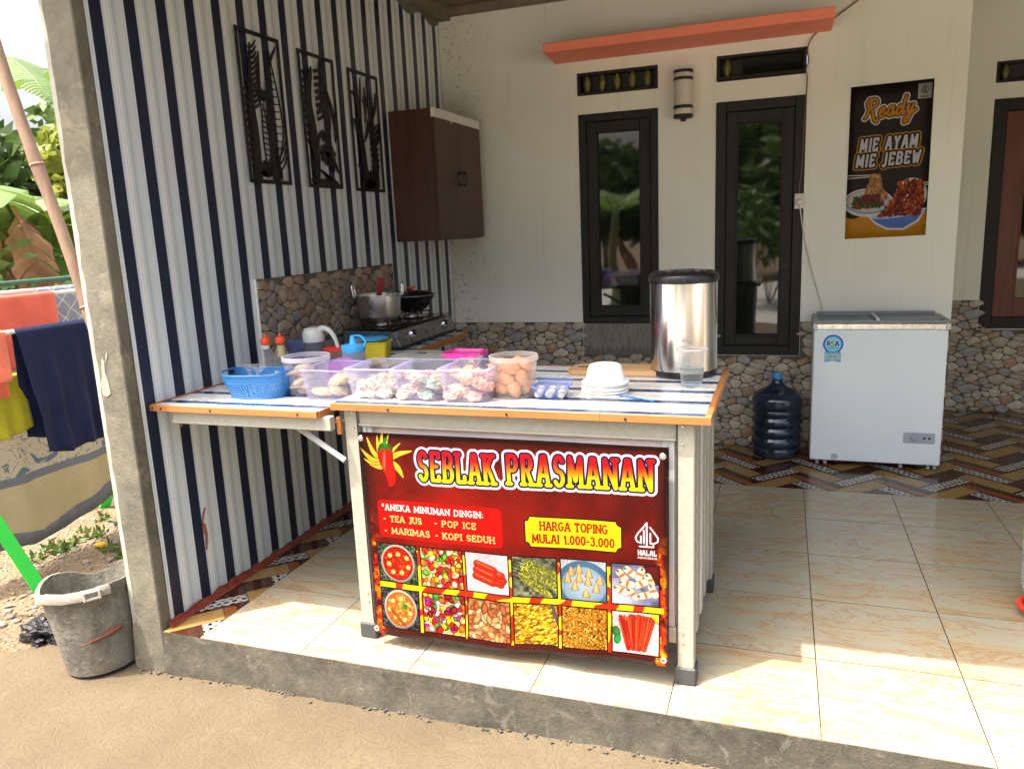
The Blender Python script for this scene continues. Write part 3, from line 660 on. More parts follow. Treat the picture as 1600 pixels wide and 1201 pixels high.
# ------------------------------------------------------------------ ground, porch floor, walls
XW = -1.765; YB = 2.332; YF = -.40; ZC = 2.66
def gz(x): return -.143+(x+.6)*.014
def mk_dirt():
    s = NT('dry earth yard'); v = s.pos()
    a = s.noise(v, 1.6, 6, .65); b = s.noise(v, 28, 5, .75); p = s.voro(v, 46, 'F1', 'Distance')
    c = s.mix(s.ramp(a, [(.38, 0.), (.62, 1.)]), (.17, .12, .07), (.25, .19, .12)); c = s.mix(s.ramp(b, [(.4, 0.), (.72, .8)]), c, (.20, .15, .10))
    c = s.mix(s.ramp(p, [(.12, .7), (.25, 0.)]), c, (.46, .42, .36)); s.base(c, .95, 0, .2)
    s.bump(s.math('ADD', b, s.math('MULTIPLY', p, -1.0)), .8, .02); return s.m
m_dirt = mk_dirt()
def mk_apron():
    s = NT('trowelled pink cement'); v = s.pos()
    a = s.noise(v, 1.3, 5, .6); b = s.noise(v, 40, 4, .7)
    w = s.node('ShaderNodeTexWave', wave_type='RINGS', rings_direction='SPHERICAL'); s.link(v, w.inputs[0]); w.inputs['Scale'].default_value = 7; w.inputs['Distortion'].default_value = 34; w.inputs['Detail'].default_value = 4; w.inputs['Detail Scale'].default_value = 1.6
    c = s.mix(s.ramp(a, [(.35, 0.), (.65, 1.)]), (.098, .074, .044), (.135, .105, .064))
    c = s.mix(s.math('MULTIPLY', s.ramp(w.outputs['Fac'], [(.0, 1.), (.25, 0.)]), .38), c, (.075, .055, .034))
    c = s.mix(s.math('MULTIPLY', s.ramp(s.noise(v, 9, 6, .8), [(.55, 0.), (.7, 1.)]), .3), c, (.18, .150, .105))
    e = s.voro(s.mapping(v, (1, 1, 1)), 2.1, 'DISTANCE_TO_EDGE'); 
    c = s.mix(s.ramp(e, [(.0, .35), (.006, 0.)]), c, (.10, .075, .05)); c = s.mix(s.math('MULTIPLY', s.ramp(s.noise(v, 4.5, 7, .75, 1.0), [(.56, 0.), (.72, 1.)]), .5), c, (.085, .065, .042)); gy = s.ramp(s.math('ADD', s.sep(v)[1], s.math('MULTIPLY', s.noise(v, 12, 4), .25)), [(.0, 0.), (1, 0.)]); c = s.mix(s.math('MULTIPLY', s.ramp(s.voro(v, 31, 'F1', 'Distance'), [(.03, 1.), (.06, 0.)]), .5), c, (.07, .05, .035))
    s.base(c, .9, 0, .25); s.bump(s.math('ADD', s.math('MULTIPLY', w.outputs['Fac'], .35), s.math('MULTIPLY', b, .5)), .3, .008); return s.m
m_apron = mk_apron()
# yard: one uneven sheet reaching far out
bm = B(); N = 90
def gx(i): t = i/N*2-1; return -1.5+math.copysign(abs(t)**3, t)*60+t*4
def gy(i): t = i/N*2-1; return .4+math.copysign(abs(t)**3, t)*60+t*4
vs = []
for i in range(N+1):
    for j in range(N+1):
        x, y = gx(i), gy(j); k = mnoise.noise(Vector((x*1.7, y*1.7, 3)))*.018+mnoise.noise(Vector((x*6, y*6, 1)))*.008
        z = -.185+k
        if x > -2.1 and y > -.5: z = -.22
        vs.append(bm.verts.new((x, y, z)))
for i in range(N):
    for j in range(N): bm.faces.new([vs[i*(N+1)+j], vs[(i+1)*(N+1)+j], vs[(i+1)*(N+1)+j+1], vs[i*(N+1)+j+1]])
tag(obj('ground', bm, m_dirt, smooth=True), kind='structure')
# cement apron in front of the porch, ragged at its left edge
bm = B(); edge = [(-5.2, -1.9), (-4.2, -1.35), (-3.4, -.98), (-2.85, -.66), (-2.56, -.50), (-2.47, -.42), (-2.40, -.30), (-2.28, -.22), (-2.05, -.20), (-1.87, -.22)]
edge = [(p.x+.012*mnoise.noise(Vector((p.x*9, p.y*9, 0))), p.y+.015*mnoise.noise(Vector((p.x*9, p.y*9, 4)))) for p in smooth_path([(x, y, 0) for x, y in edge], 6)]
back = edge+[(-1.87, -.395), (6, -.395)]
nx = 0; rows = []
fr = [(x, -9) for x, y in back]
for k in range(13):
    t = (k/12)**1.6; rows.append([bm.verts.new((a[0]*(1-t)+(a[0]*1.3 if a[0] < 0 else a[0])*t, a[1]*(1-t)-9*t, 0)) for a in back])
for r0, r1 in zip(rows, rows[1:]):
    for i in range(len(back)-1): bm.faces.new([r0[i], r0[i+1], r1[i+1], r1[i]])
bmesh.ops.subdivide_edges(bm, edges=bm.edges[:], cuts=2, use_grid_fill=True)
for v in bm.verts: v.co.z = (gz(v.co.x) if v.co.x > -2.6 else gz(-2.6))+.005*mnoise.noise(v.co*1.3)
lip = bmesh.ops.extrude_edge_only(bm, edges=[e for e in bm.edges if e.is_boundary])
for g in lip['geom']:
    if isinstance(g, bmesh.types.BMVert): g.co.z -= .06
tag(obj('paved_apron', bm, m_apron, smooth=True, auto=50), kind='structure')

tag(obj('lane', Bx(-30, 30, -12, -4.2, -.30, gz(-.6)+.03), concrete('pale bounce concrete', (.52, .50, .44), (.42, .40, .35), (.56, .54, .48), .5, False)), kind='structure')  # unseen pale slab, added to bounce sunlight into the shaded porch
# kerb and slab
bm = B(); box(bm, XW, 5, YF, YF+.06, -.30, -.003); 
bmesh.ops.subdivide_edges(bm, edges=[e for e in bm.edges if abs(e.verts[0].co.x-e.verts[1].co.x) > 3], cuts=160, use_grid_fill=True)
bmesh.ops.subdivide_edges(bm, edges=[e for e in bm.edges if abs(e.verts[0].co.z-e.verts[1].co.z) > .2], cuts=6, use_grid_fill=True)
for v in bm.verts:
    if v.co.y < YF+.01: v.co.y += .006*mnoise.noise(Vector((v.co.x*7, v.co.z*11, 2)))-(.012 if v.co.z < -.12 else 0)*random.random()
tag(obj('kerb', bm, m_kerb, smooth=True, auto=40), kind='structure')
fl = tag(obj('porch_floor', Bx(XW, 5, YF+.06, 3.46, -.30, -.0011), m_grout), kind='structure')
# every tile is a piece of its own
tile_mesh = {}
def tile(x0, x1, y0, y1, m):
    key = (round(x1-x0, 3), round(y1-y0, 3), m.name); g = .0016
    if key not in tile_mesh:
        w, d = x1-x0-2*g, y1-y0-5.2*g/2; bm = B()
        loft(bm, [([(w/2, d/2), (-w/2, d/2), (-w/2, -d/2), (w/2, -d/2)], -.003), ([(w/2, d/2), (-w/2, d/2), (-w/2, -d/2), (w/2, -d/2)], -.0004), ([(w/2-.0012, d/2-.0012), (-w/2+.0012, d/2-.0012), (-w/2+.0012, -d/2+.0012), (w/2-.0012, -d/2+.0012)], 0)], cap0=False)
        me = bpy.data.meshes.new('floor_tile'); bm.to_mesh(me); bm.free(); me.materials.append(m); tile_mesh[key] = me
    o = bpy.data.objects.new('floor_tile', tile_mesh[key]); o.location = ((x0+x1)/2, (y0+y1)/2, 0); link(o, fl)
for i in range(-4, 6):
    for j in range(-1, 4): tile(i*.4, i*.4+.4, j*.4, j*.4+.4, m_beige)
for j in range(-1, 6):
    tile(XW+.004, -1.6, j*.4, min(j*.4+.4, YB), m_pattern)
for i in range(-4, 7):
    for j in range(4, 9):
        y1 = min(j*.4+.4, YB if i < 2 else 3.44); x0 = i*.4
        if y1 > j*.4+.02: tile(x0, x0+.4, j*.4, y1, m_pattern)
bm = B(); box(bm, 2.0, 5, YF+.06, 3.44, -.0012, 0); tag(obj('porch_floor_far_side', bm, m_beige), kind='structure').name = 'porch_floor_margin'

# left wall: cement end, white outside, striped panel inside
lw = thing('striped_side_wall', 'side wall faced with blue and white vertical striped panelling, grey cement at its front end', 'wall')
bm = B(); box(bm, -1.906, XW-.004, YF+.012, 3.6, -.3, ZC); lw['kind'] = 'thing'; obj('masonry', bm, M('weathered white wall paint', (.38, .37, .32), .8, var=.25, scale=9, bump=.3), lw)
# cement pier face, chipped along its outer edge
bm = B(); n = 90; cols = []
for k in range(n+1):
    z = -.30+(ZC+.30)*k/n; j = .010*mnoise.noise(Vector((0, 0, z*9)))+.006*mnoise.noise(Vector((3, 0, z*31)))
    xl = -1.881+j; 
    if z < 0.02: xl = -1.902+.008*mnoise.noise(Vector((5, 0, z*20)))-max(0, -z)*.08
    cols.append([bm.verts.new(p) for p in ((xl, YF+.02, z), (xl+.002, YF+.003, z), (xl+.012, YF, z), (XW-.004, YF, z), (XW, YF+.004, z), (XW, YF+.045, z), (XW-.004, YF+.045, z))])
for a, b in zip(cols, cols[1:]):
    for i in range(6): bm.faces.new([a[i], a[i+1], b[i+1], b[i]])
obj('cement_pier_face', bm, m_cement, lw, smooth=True, auto=35)
for zz, w, h in ((.935, .02, .06), (.90, .012, .09), (.96, .009, .05)):
    pass
bm = B(); pts = [(-1.868, .85), (-1.852, .846), (-1.835, .856), (-1.838, .90), (-1.846, .93), (-1.842, .965), (-1.852, .975), (-1.858, .95), (-1.862, .91), (-1.872, .89)]
prism(bm, pts, lambda x, y, l: (x, YF-l, y), .0018)
prism(bm, [(-1.838, .955), (-1.826, .985), (-1.822, 1.0), (-1.832, .99)], lambda x, y, l: (x, YF-l, y), .0015); obj('paint_flake', bm, M('cream paint flake', (.34, .31, .25), .8, var=.2, scale=40), lw)
bm = B(); vs = []; ny = 60; nz = 40; Y0 = YF+.045
for i in range(ny+1):
    for j in range(nz+1):
        y = Y0+(YB-Y0)*i/ny; z = .006+(ZC-.10)*j/nz
        if j == nz: z = 2.575-.02*math.sin(i*.9)
        x = XW+.001+.0025*mnoise.noise(Vector((y*2, z*2, 0)))+.0025; vs.append(bm.verts.new((x, y, z)))
for i in range(ny):
    for j in range(nz): bm.faces.new([vs[i*(nz+1)+j], vs[(i+1)*(nz+1)+j], vs[(i+1)*(nz+1)+j+1], vs[i*(nz+1)+j+1]])
obj('striped_panel', bm, m_stripe, lw, smooth=True)
obj('cement_top_band', Bx(XW-.004, XW+.001, Y0, YB, 2.55, ZC), m_cement, lw)
# torn red-brown film along the foot of the panel
s = NT('torn red film'); s.base(s.ramp(s.noise(s.mapping(s.pos(), (4, 12, 40)), 2, 5, .7), [(.3, (.10, .02, .012)), (.6, (.25, .05, .03)), (.8, (.30, .12, .08))]), .3); m_film = s.m
bm = B(); pr = None
for k in range(121):
    y = Y0-.02+(YB-Y0)*k/120; h = .018+.016*abs(mnoise.noise(Vector((y*14, 0, 0))))+.010*random.random()
    q = [bm.verts.new(p) for p in ((XW+.008, y, h), (XW+.010+.006*random.random(), y, h*.6), (XW+.022, y, .004), (XW+.028+.012*mnoise.noise(Vector((y*9, 2, 0))), y, .0015))]
    if pr: 
        for i in range(3): bm.faces.new([pr[i], pr[i+1], q[i+1], q[i]])
    pr = q
obj('skirting_film', bm, m_film, lw)
bm = B(); tube(bm, smooth_path([(XW+.007, -.145, .20), (XW+.007, -.138, .24), (XW+.007, -.148, .29), (XW+.007, -.140, .33), (XW+.007, -.125, .36)], 4), .0035, 5); tube(bm, [(XW+.007, -.14, .30), (XW+.007, -.134, .26), (XW+.007, -.141, .22)], .005, 5); obj('red_mark', bm, m_film, lw)

# roof over the porch
rf = thing('porch_roof', 'stained board ceiling of the porch roof above the stall', 'roof')
rf['kind'] = 'thing'; obj('ceiling_board', Bx(-2.085, 5.2, -.67, 3.6, ZC, ZC+.08), m_ceil, rf)
bm = B(); v = [(-3.0, -.66, 2.40), (-3.0, -.60, 2.40), (-3.0, -.66, 2.657), (-3.0, -.60, 2.657), (5.2, -.56, 2.40), (5.2, -.50, 2.40), (5.2, -.56, 2.657), (5.2, -.50, 2.657)]
v = [bm.verts.new(p) for p in v]
for f in ((0, 1, 3, 2), (4, 6, 7, 5), (0, 4, 5, 1), (2, 3, 7, 6), (0, 2, 6, 4), (1, 5, 7, 3)): bm.faces.new([v[i] for i in f])
obj('front_beam', bm, m_ceil, rf)
bm = B(); box(bm, XW, -1.68, .0, YB, 2.60, ZC-.002); box(bm, XW, 1.1, 2.27, YB, 2.62, ZC-.003); obj('ceiling_lath', bm, m_ceil, rf)

# ---------------------------------------------------------------- house front wall with its openings
hw = thing('house_wall', 'cream plastered front wall of the house with a printed stone dado and two narrow windows', 'wall')
hw['kind'] = 'thing'
def wall_grid(bm, xs, zs, y0, y1, holes):
    for i in range(len(xs)-1):
        for j in range(len(zs)-1):
            cx, cz = (xs[i]+xs[i+1])/2, (zs[j]+zs[j+1])/2
            if any(a < cx < b and c < cz < d for a, b, c, d in holes): continue
            box(bm, xs[i], xs[i+1], y0, y1, zs[j], zs[j+1])
    bmesh.ops.remove_doubles(bm, verts=bm.verts[:], dist=1e-5)
    # drop the doubled inner faces between neighbouring blocks
    seen = {}
    for f in bm.faces:
        k = tuple(sorted(v.index for v in f.verts)); seen.setdefault(k, []).append(f)
    bmesh.ops.delete(bm, geom=[f for L in seen.values() if len(L) > 1 for f in L], context='FACES_ONLY')
W1 = (-.894, -.422, .738, 1.983); W2 = (-.099, .376, .553, 1.980); V1 = (-.896, -.421, 2.087, 2.215); V2 = (-.099, .371, 2.094, 2.224)
bm = B(); wall_grid(bm, [-1.76, W1[0], W1[1], W2[0], W2[1], 1.137], [-.1, W2[2], W1[2], W2[3], W1[3], V1[2], V1[3], ZC+.05], YB, YB+.14, [W1, W2, V1, V2])
obj('plaster', bm, m_plaster, hw)
obj('side_return', Bx(1.02, 1.137, YB+.141, 3.45, -.1, ZC+.05), m_plaster, hw)
rw = thing('recessed_wall', 'cream wall set back to the right with a stone dado under a red framed window', 'wall')
rw['kind'] = 'thing'
W3 = (1.50, 2.75, .56, 2.0); V3 = (1.497, 2.75, 2.095, 2.222)
bm = B(); wall_grid(bm, [1.137, 1.50, 2.75, 5.0], [-.1, .56, 2.0, 2.095, 2.222, ZC+.05], 3.44, 3.56, [W3, V3]); obj('plaster', bm, m_plaster, rw)
obj('plaster', Bx(5.0, 5.1, -.4, 3.56, -.1, ZC+.05), m_plaster, rw)

# ---------------------------------------------------------------- stones
STONE = [(.52, .45, .34), (.46, .39, .28), (.38, .34, .28), (.58, .53, .43), (.40, .28, .17), (.33, .33, .33), (.50, .44, .35), (.42, .38, .30)]
def mk_stone():
    s = NT('printed stone'); oi = s.node('ShaderNodeObjectInfo'); v = s.pos()
    n = s.noise(v, 45, 6, .7); c = s.mix(s.ramp(n, [(.3, 0.), (.7, 1.)]), s.mix(1.0, oi.outputs['Color'], (.62, .60, .58), 'MULTIPLY'), s.mix(1.0, oi.outputs['Color'], (1.15, 1.12, 1.05), 'MULTIPLY'))
    s.base(c, s.ramp(n, [(.3, .32), (.7, .5)]), 0, .4); s.bump(n, .6, .004); return s.m
m_stone = mk_stone()
s = NT('printed stone mixed'); v = s.pos(); cn = s.voro(v, 19, 'F1', 'Color'); c = s.ramp(s.sep(cn)[0], [(0, STONE[4]), (.25, STONE[2]), (.5, STONE[1]), (.75, STONE[0]), (1, STONE[3])])
s.base(s.mix(s.noise(v, 45, 6, .7), s.mix(1.0, c, (.6, .6, .6), 'MULTIPLY'), c), .4); m_stone_mixed = s.m
m_joint = M('dark stone joint', (.105, .09, .068), .9)
def clip(poly, nx, ny, d):
    out = []
    for i in range(len(poly)):
        a, b = poly[i], poly[(i+1) % len(poly)]; da = a[0]*nx+a[1]*ny-d; db = b[0]*nx+b[1]*ny-d
        if da <= 0: out.append(a)
        if (da < 0 < db) or (db < 0 < da): t = da/(da-db); out.append((a[0]+(b[0]-a[0])*t, a[1]+(b[1]-a[1])*t))
    return out
def stone_pattern(w, h, n, seed, sx=.72):
    """stones of one dado tile: outlines around their own centres, wrapping over the tile edges"""
    R = np.random.RandomState(seed); P = R.rand(n, 2)*[w, h]
    for _ in range(2):      # push apart a little
        for i in range(n):
            f = np.zeros(2)
            for dx in (-w, 0, w):
                for dy in (-h, 0, h):
                    d = P[i]-P-[dx, dy]; d[:, 0] *= sx; L = np.hypot(d[:, 0], d[:, 1])+1e-6; L[(L < 1e-5)] = 9
                    f += (d/L[:, None]*np.clip(.045-L, 0, 1)[:, None]*.35).sum(0)
            P[i] += f
    rad = .55+R.rand(n)**1.5*1.6; out = []
    for i in range(n):
        poly = [(-.1, -.1), (.1, -.1), (.1, .1), (-.1, .1)]
        for j in range(n):
            for dx in (-w, 0, w):
                for dy in (-h, 0, h):
                    if j == i and dx == 0 and dy == 0: continue
                    vx, vy = P[j][0]+dx-P[i][0], P[j][1]+dy-P[i][1]
                    ax, ay = vx*sx*sx, vy; L2 = vx*ax+vy*ay
                    if L2 > .04: continue
                    wgt = rad[i]/(rad[i]+rad[j]); q = clip(poly, ax, ay, L2*wgt)
                    if len(q) >= 3: poly = q
        # inset by the joint, slightly irregular
        cx = sum(p[0] for p in poly)/len(poly); cy = sum(p[1] for p in poly)/len(poly)
        res = []
        for p in poly:
            dx, dy = p[0]-cx, p[1]-cy; L = math.hypot(dx, dy); k = max(.3, (L-.0026)/max(L, 1e-4)); res.append((cx+dx*k, cy+dy*k))
        # cut sharp corners
        r2 = []
        m = len(res)
        for k in range(m):
            a, b = res[k], res[(k+1) % m]
            if math.hypot(b[0]-a[0], b[1]-a[1]) < .004: r2.append(((a[0]+b[0])/2, (a[1]+b[1])/2)); continue
            for t in (.2, .8): r2.append((a[0]+(b[0]-a[0])*t, a[1]+(b[1]-a[1])*t))
        out.append((P[i][0], P[i][1], r2, R.randint(len(STONE)), .0045+.004*R.rand()))
    return out
def stone_mesh(poly, h, plane):
    bm = B(); n = len(poly); cx = sum(p[0] for p in poly)/n; cy = sum(p[1] for p in poly)/n
    f = (lambda x, y, z: (x, -z, y)) if plane == 'y' else (lambda x, y, z: (z, x, y))
    a = [bm.verts.new(f(x, y, -.001)) for x, y in poly]; b = [bm.verts.new(f(x, y, h*.6)) for x, y in poly]
    c = [bm.verts.new(f(cx+(x-cx)*.90, cy+(y-cy)*.90, h*(.85+.2*random.random()))) for x, y in poly]; t = bm.verts.new(f(cx, cy, h*1.0))
    for i in range(n):
        j = (i+1) % n; bm.faces.new([a[i], a[j], b[j], b[i]]); bm.faces.new([b[i], b[j], c[j], c[i]]); bm.faces.new([c[i], c[j], t])
    bmesh.ops.recalc_face_normals(bm, faces=bm.faces[:])
    me = bpy.data.meshes.new('stone'); bm.to_mesh(me); bm.free(); me.materials.append(m_stone)
    me.polygons.foreach_set('use_smooth', [True]*len(me.polygons)); me.set_sharp_from_angle(angle=math.radians(42)); return me
def dado(parent, pat, w, h, u0, u1, v0, v1, plane, off, holes=(), prio=lambda u, v: 1, cap=300):
    ms = [stone_mesh(p[2], p[4], plane) for p in pat]; cand = []
    for a in range(int(math.floor(u0/w))-1, int(math.ceil(u1/w))+1):
        for b in range(-1, int(math.ceil((v1-v0)/h))+1):
            for k, (px, py, poly, ci, hh) in enumerate(pat):
                u, v = a*w+px, v0+b*h+py
                e = [(u+p[0], v+p[1]) for p in poly]
                if not (u0 < u < u1 and v0 < v < v1): continue
                if any(q[0] < u < q[1] and q[2] < v < q[3] for q in holes): continue
                cand.append((prio(u, v), k, u, v, e))
    cand.sort(key=lambda c: -c[0]); rest = B(); nrest = 0
    for n, (pr, k, u, v, e) in enumerate(cand):
        over = max([0]+[p[0]-u1 for p in e]+[u0-p[0] for p in e]+[p[1]-v1 for p in e]+[v0-p[1] for p in e])
        if over > .0015:
            pol = e
            for nx_, ny_, d_ in ((1, 0, u1), (-1, 0, -u0), (0, 1, v1-.001), (0, -1, -v0-.001)): pol = clip(pol, nx_, ny_, d_)
            if len(pol) < 3: continue
            me = stone_mesh([(p[0]-u, p[1]-v) for p in pol], pat[k][4], plane)
        else: me = ms[k]
        loc = (u, off, v) if plane == 'y' else (off, u, v)
        if n < cap:
            o = bpy.data.objects.new('stone', me); o.location = loc; o.color = (*STONE[pat[k][3]], 1); link(o, parent)
        else:
            base = len(rest.verts); rest.from_mesh(me); rest.verts.ensure_lookup_table(); nrest += 1
            for vv in rest.verts[base:]: vv.co += Vector(loc)
    if nrest: tag(obj('further_stones', rest, m_stone_mixed, parent, smooth=True, auto=42), kind='stuff')
    else: rest.free()
pat = stone_pattern(.40, .25, 40, 4, .62)
ZD = .749
obj('joint_bed', Bx(XW+.004, W1[0]-.002, YB-.006, YB-.0005, .0, ZD), m_joint, hw); obj('joint_bed', Bx(W1[1]+.002, 1.137, YB-.006, YB-.0005, .0, W2[2]-.002), m_joint, hw)
obj('joint_bed', Bx(W1[1]+.002, W2[0]-.002, YB-.006, YB-.0005, W2[2]-.002, ZD), m_joint, hw); obj('joint_bed', Bx(W2[1]+.002, 1.137, YB-.006, YB-.0005, W2[2]-.002, ZD), m_joint, hw)
obj('joint_bed', Bx(W1[0]-.002, W1[1]+.002, YB-.006, YB-.0005, .0, .547), m_joint, hw)
dado(hw, pat, .40, .25, XW+.006, 1.135, 0, ZD, 'y', YB-.006, [(W1[0]-.012, W1[1]+.012, .545, 2), (W2[0]-.012, W2[1]+.012, W2[2]-.008, 2)],
     lambda u, v: (2 if v > .5 and u < -.3 else 0)+(2 if u > -.05 and (u < .5) else 0)-(3 if u < -.1 and v < .45 else 0)-(3 if .5 < u < 1.06 else 0)+(.2*v))
obj('joint_bed', Bx(1.138, 2.2, 3.434, 3.4395, 0, .555), m_joint, rw); obj('joint_bed', Bx(1.138, 1.495, 3.434, 3.4395, .5551, ZD), m_joint, rw)
dado(rw, pat, .40, .25, 1.139, 2.0, 0, ZD, 'y', 3.434, [(W3[0]-.012, 3, W3[2]-.006, 3)], lambda u, v: -u)
# rough cement patch below the left window
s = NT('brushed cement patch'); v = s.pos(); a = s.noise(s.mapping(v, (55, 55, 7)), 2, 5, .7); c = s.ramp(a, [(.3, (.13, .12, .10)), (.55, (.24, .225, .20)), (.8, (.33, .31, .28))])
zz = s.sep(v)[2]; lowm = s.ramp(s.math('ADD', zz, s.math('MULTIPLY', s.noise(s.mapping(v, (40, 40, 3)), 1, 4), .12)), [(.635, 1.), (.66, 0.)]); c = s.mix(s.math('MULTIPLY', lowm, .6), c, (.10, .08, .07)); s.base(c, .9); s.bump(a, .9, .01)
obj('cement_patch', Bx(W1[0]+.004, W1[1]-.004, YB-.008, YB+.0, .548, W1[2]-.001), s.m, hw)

# ---------------------------------------------------------------- windows and vents
def frame_bm(x0, x1, z0, z1, w, y0, y1, bottom=True, bev=.003):
    bm = B(); box(bm, x0, x0+w, y0, y1, z0, z1, bev, 1); box(bm, x1-w, x1, y0, y1, z0, z1, bev, 1)
    box(bm, x0+w-.001, x1-w+.001, y0+.001, y1-.001, z1-w, z1-.0005, bev, 1)
    if bottom: box(bm, x0+w-.001, x1-w+.001, y0+.001, y1-.001, z0+.0005, z0+w, bev, 1)
    return bm
def window(parent, R, fw, sw, mf, ms, y=YB, name='window', bottom=.0, split=False):
    x0, x1, z0, z1 = R
    w = obj(name, frame_bm(x0+.001, x1-.001, z0+.001, z1-.001, fw, y-.006, y+.07), mf, parent)
    obj('sash', frame_bm(x0+fw+.002, x1-fw-.002, z0+fw+.002, z1-fw-.002, sw, y+.008, y+.045), ms, w)
    bm = B(); box(bm, x0+fw+sw, x1-fw-sw, y+.024, y+.030, z0+fw+sw, z1-fw-sw); obj('pane', bm, m_glass, w)
    g = .006; bm = frame_bm(x0+fw+sw-.006, x1-fw-sw+.006, z0+fw+sw-.006, z1-fw-sw+.006, .012, y+.004, y+.022, bev=.002); obj('glazing_bead', bm, ms, w)
    obj('backing', Bx(x0, x1, y+.132, y+.138, z0, z1), m_black, w)
    return w
w1 = window(hw, W1, .045, .062, m_frame, m_frame); w2 = window(hw, W2, .055, .062, m_frame, m_frame)
bm = B(); box(bm, .27, .30, YB+.0, YB+.008, 1.05, 1.08, .002, 1); obj('hinge', bm, m_black, w2)
m_reed = M('olive glazed baluster', (.13, .13, .03), .4, var=.3, scale=40)
def vent(parent, R, y, n0, n1, step):
    x0, x1, z0, z1 = R
    w = obj('vent', frame_bm(x0+.001, x1-.001, z0+.001, z1-.001, .018, y-.005, y+.06), m_frame, parent)
    for k in range(n0, n1):
        cx = x0+.055+k*step; bm = B(); lathe(bm, [(.010, -.045), (.016, -.03), (.023, 0), (.016, .03), (.010, .045)], 12); obj('baluster', bm, m_reed, w, (cx, y+.035, (z0+z1)/2), smooth=True)
    obj('backing', Bx(x0, x1, y+.062, y+.067, z0, z1), m_black, w)
    return w
vent(hw, V1, YB, 0, 5, .089)
v2 = vent(hw, V2, YB, 0, 1, .09); obj('pane', Bx(V2[0]+.14, V2[1]-.024, YB+.01, YB+.016, V2[2]+.024, V2[3]-.024), m_glass, v2)
vent(rw, V3, 3.44, 0, 8, .15)
w3 = window(rw, W3, .075, .12, m_frame, m_redwood, 3.44)

# painted ledge over the windows
bm = B(); v = [(-1.0, 2.0, 2.278), (.487, 2.0, 2.278), (.487, 2.331, 2.285), (-1.025, 2.331, 2.278), (-1.0, 2.0, 2.327), (.487, 2.0, 2.331), (.487, 2.331, 2.335), (-1.025, 2.331, 2.335)]
v = [bm.verts.new(p) for p in v]
for f in ((0, 3, 2, 1), (4, 5, 6, 7), (0, 1, 5, 4), (1, 2, 6, 5), (2, 3, 7, 6), (3, 0, 4, 7)): bm.faces.new([v[i] for i in f])
bmesh.ops.bevel(bm, geom=bm.edges[:], offset=.003, segments=1, affect='EDGES')
obj('ledge', bm, m_orange, hw)
# ------------------------------------------------------------------ serving table and side counter
ZT = .82; ZK = .80
tb = thing('serving_table', 'cream steel serving table with striped film top, orange wood edging and black rubber feet', 'table', (0, 0, 0))
TX0, TX1, TY0, TY1 = -1.075, .104, -.275, .445
obj('tabletop', Bx(TX0+.003, TX1-.018, TY0+.012, TY1-.006, ZT-.018, ZT), m_striptop, tb)
ed = obj('edge_trim', Bx(TX0, -.20, TY0, TY0+.011, ZT-.022, ZT+.001, .0012, 1), m_trim, tb)
obj('edge_trim', Bx(-.1995, TX1, TY0, TY0+.011, ZT-.022, ZT+.001, .0012, 1), m_trim, tb)
obj('edge_trim', Bx(TX1-.017, TX1, TY0+.0115, .02, ZT-.022, ZT+.002, .0012, 1), m_trimy, tb); obj('edge_trim', Bx(TX1-.017, TX1+.001, .0205, TY1, ZT-.022, ZT+.0025, .0012, 1), m_trimy, tb)
obj('edge_trim', Bx(TX0+.003, TX1-.018, TY1-.0055, TY1+.004, ZT-.022, ZT+.0005), m_trim, tb)
def foot(x0, x1, y0, y1, leg):
    f = .006; obj('foot', Bx(x0-f, x1+f, y0-f, y1+f, .0005, .055, .004, 1), m_rubber, leg)
def rivet(x, z, par, y=-.2462):
    bm = B(); lathe(bm, [(0, .003), (.003, .0022), (.0045, 0)], 8); bmesh.ops.rotate(bm, verts=bm.verts, matrix=Matrix.Rotation(PI/2, 3, 'X')); obj('rivet', bm, m_alu2, par, (x, y, z))
for (x0, x1, y0) in ((-1.046, -.996, -.245), (.008, .058, -.245), (-1.046, -.996, .36), (.008, .058, .36)):
    bm = B(); box(bm, x0, x1, y0, y0+.05, .05, ZT-.0235, .003, 1)
    lg = obj('leg', bm, m_cream_steel, tb); foot(x0, x1, y0, y0+.05, lg)
    if y0 < 0:
        for z in (.785, .735, .165, .135): rivet((x0+x1)/2+.008*(1 if x0 < -.5 else -1), z, lg)
        bm = B(); tube(bm, [(x1-.002 if x0 < -.5 else x0+.002, y0-.0005, .06), (x1-.002 if x0 < -.5 else x0+.002, y0-.0005, .79)], .0018, 5); obj('seam', bm, m_black, lg)
# front rails
bm = B(); box(bm, -.995, .007, -.238, -.205, .738, ZT-.0235, .002, 1); box(bm, -.995, .007, -.243, -.2385, .741, .749, .001, 1); obj('front_rail', bm, m_cream_steel, tb)
bm = B(); box(bm, -.995, .007, -.238, -.205, .125, .172, .002, 1); obj('front_rail', bm, m_cream_steel, tb)
obj('front_panel', Bx(-.994, .006, -.215, -.211, .173, .737), m_white, tb)
for x in (-.990, -.034):
    bm = B(); box(bm, x, x+.036, -.232, -.2155, .173, .7375, .002, 1); box(bm, x+.012, x+.016, -.236, -.2325, .174, .737); obj('panel_channel', bm, m_pale_steel, tb)
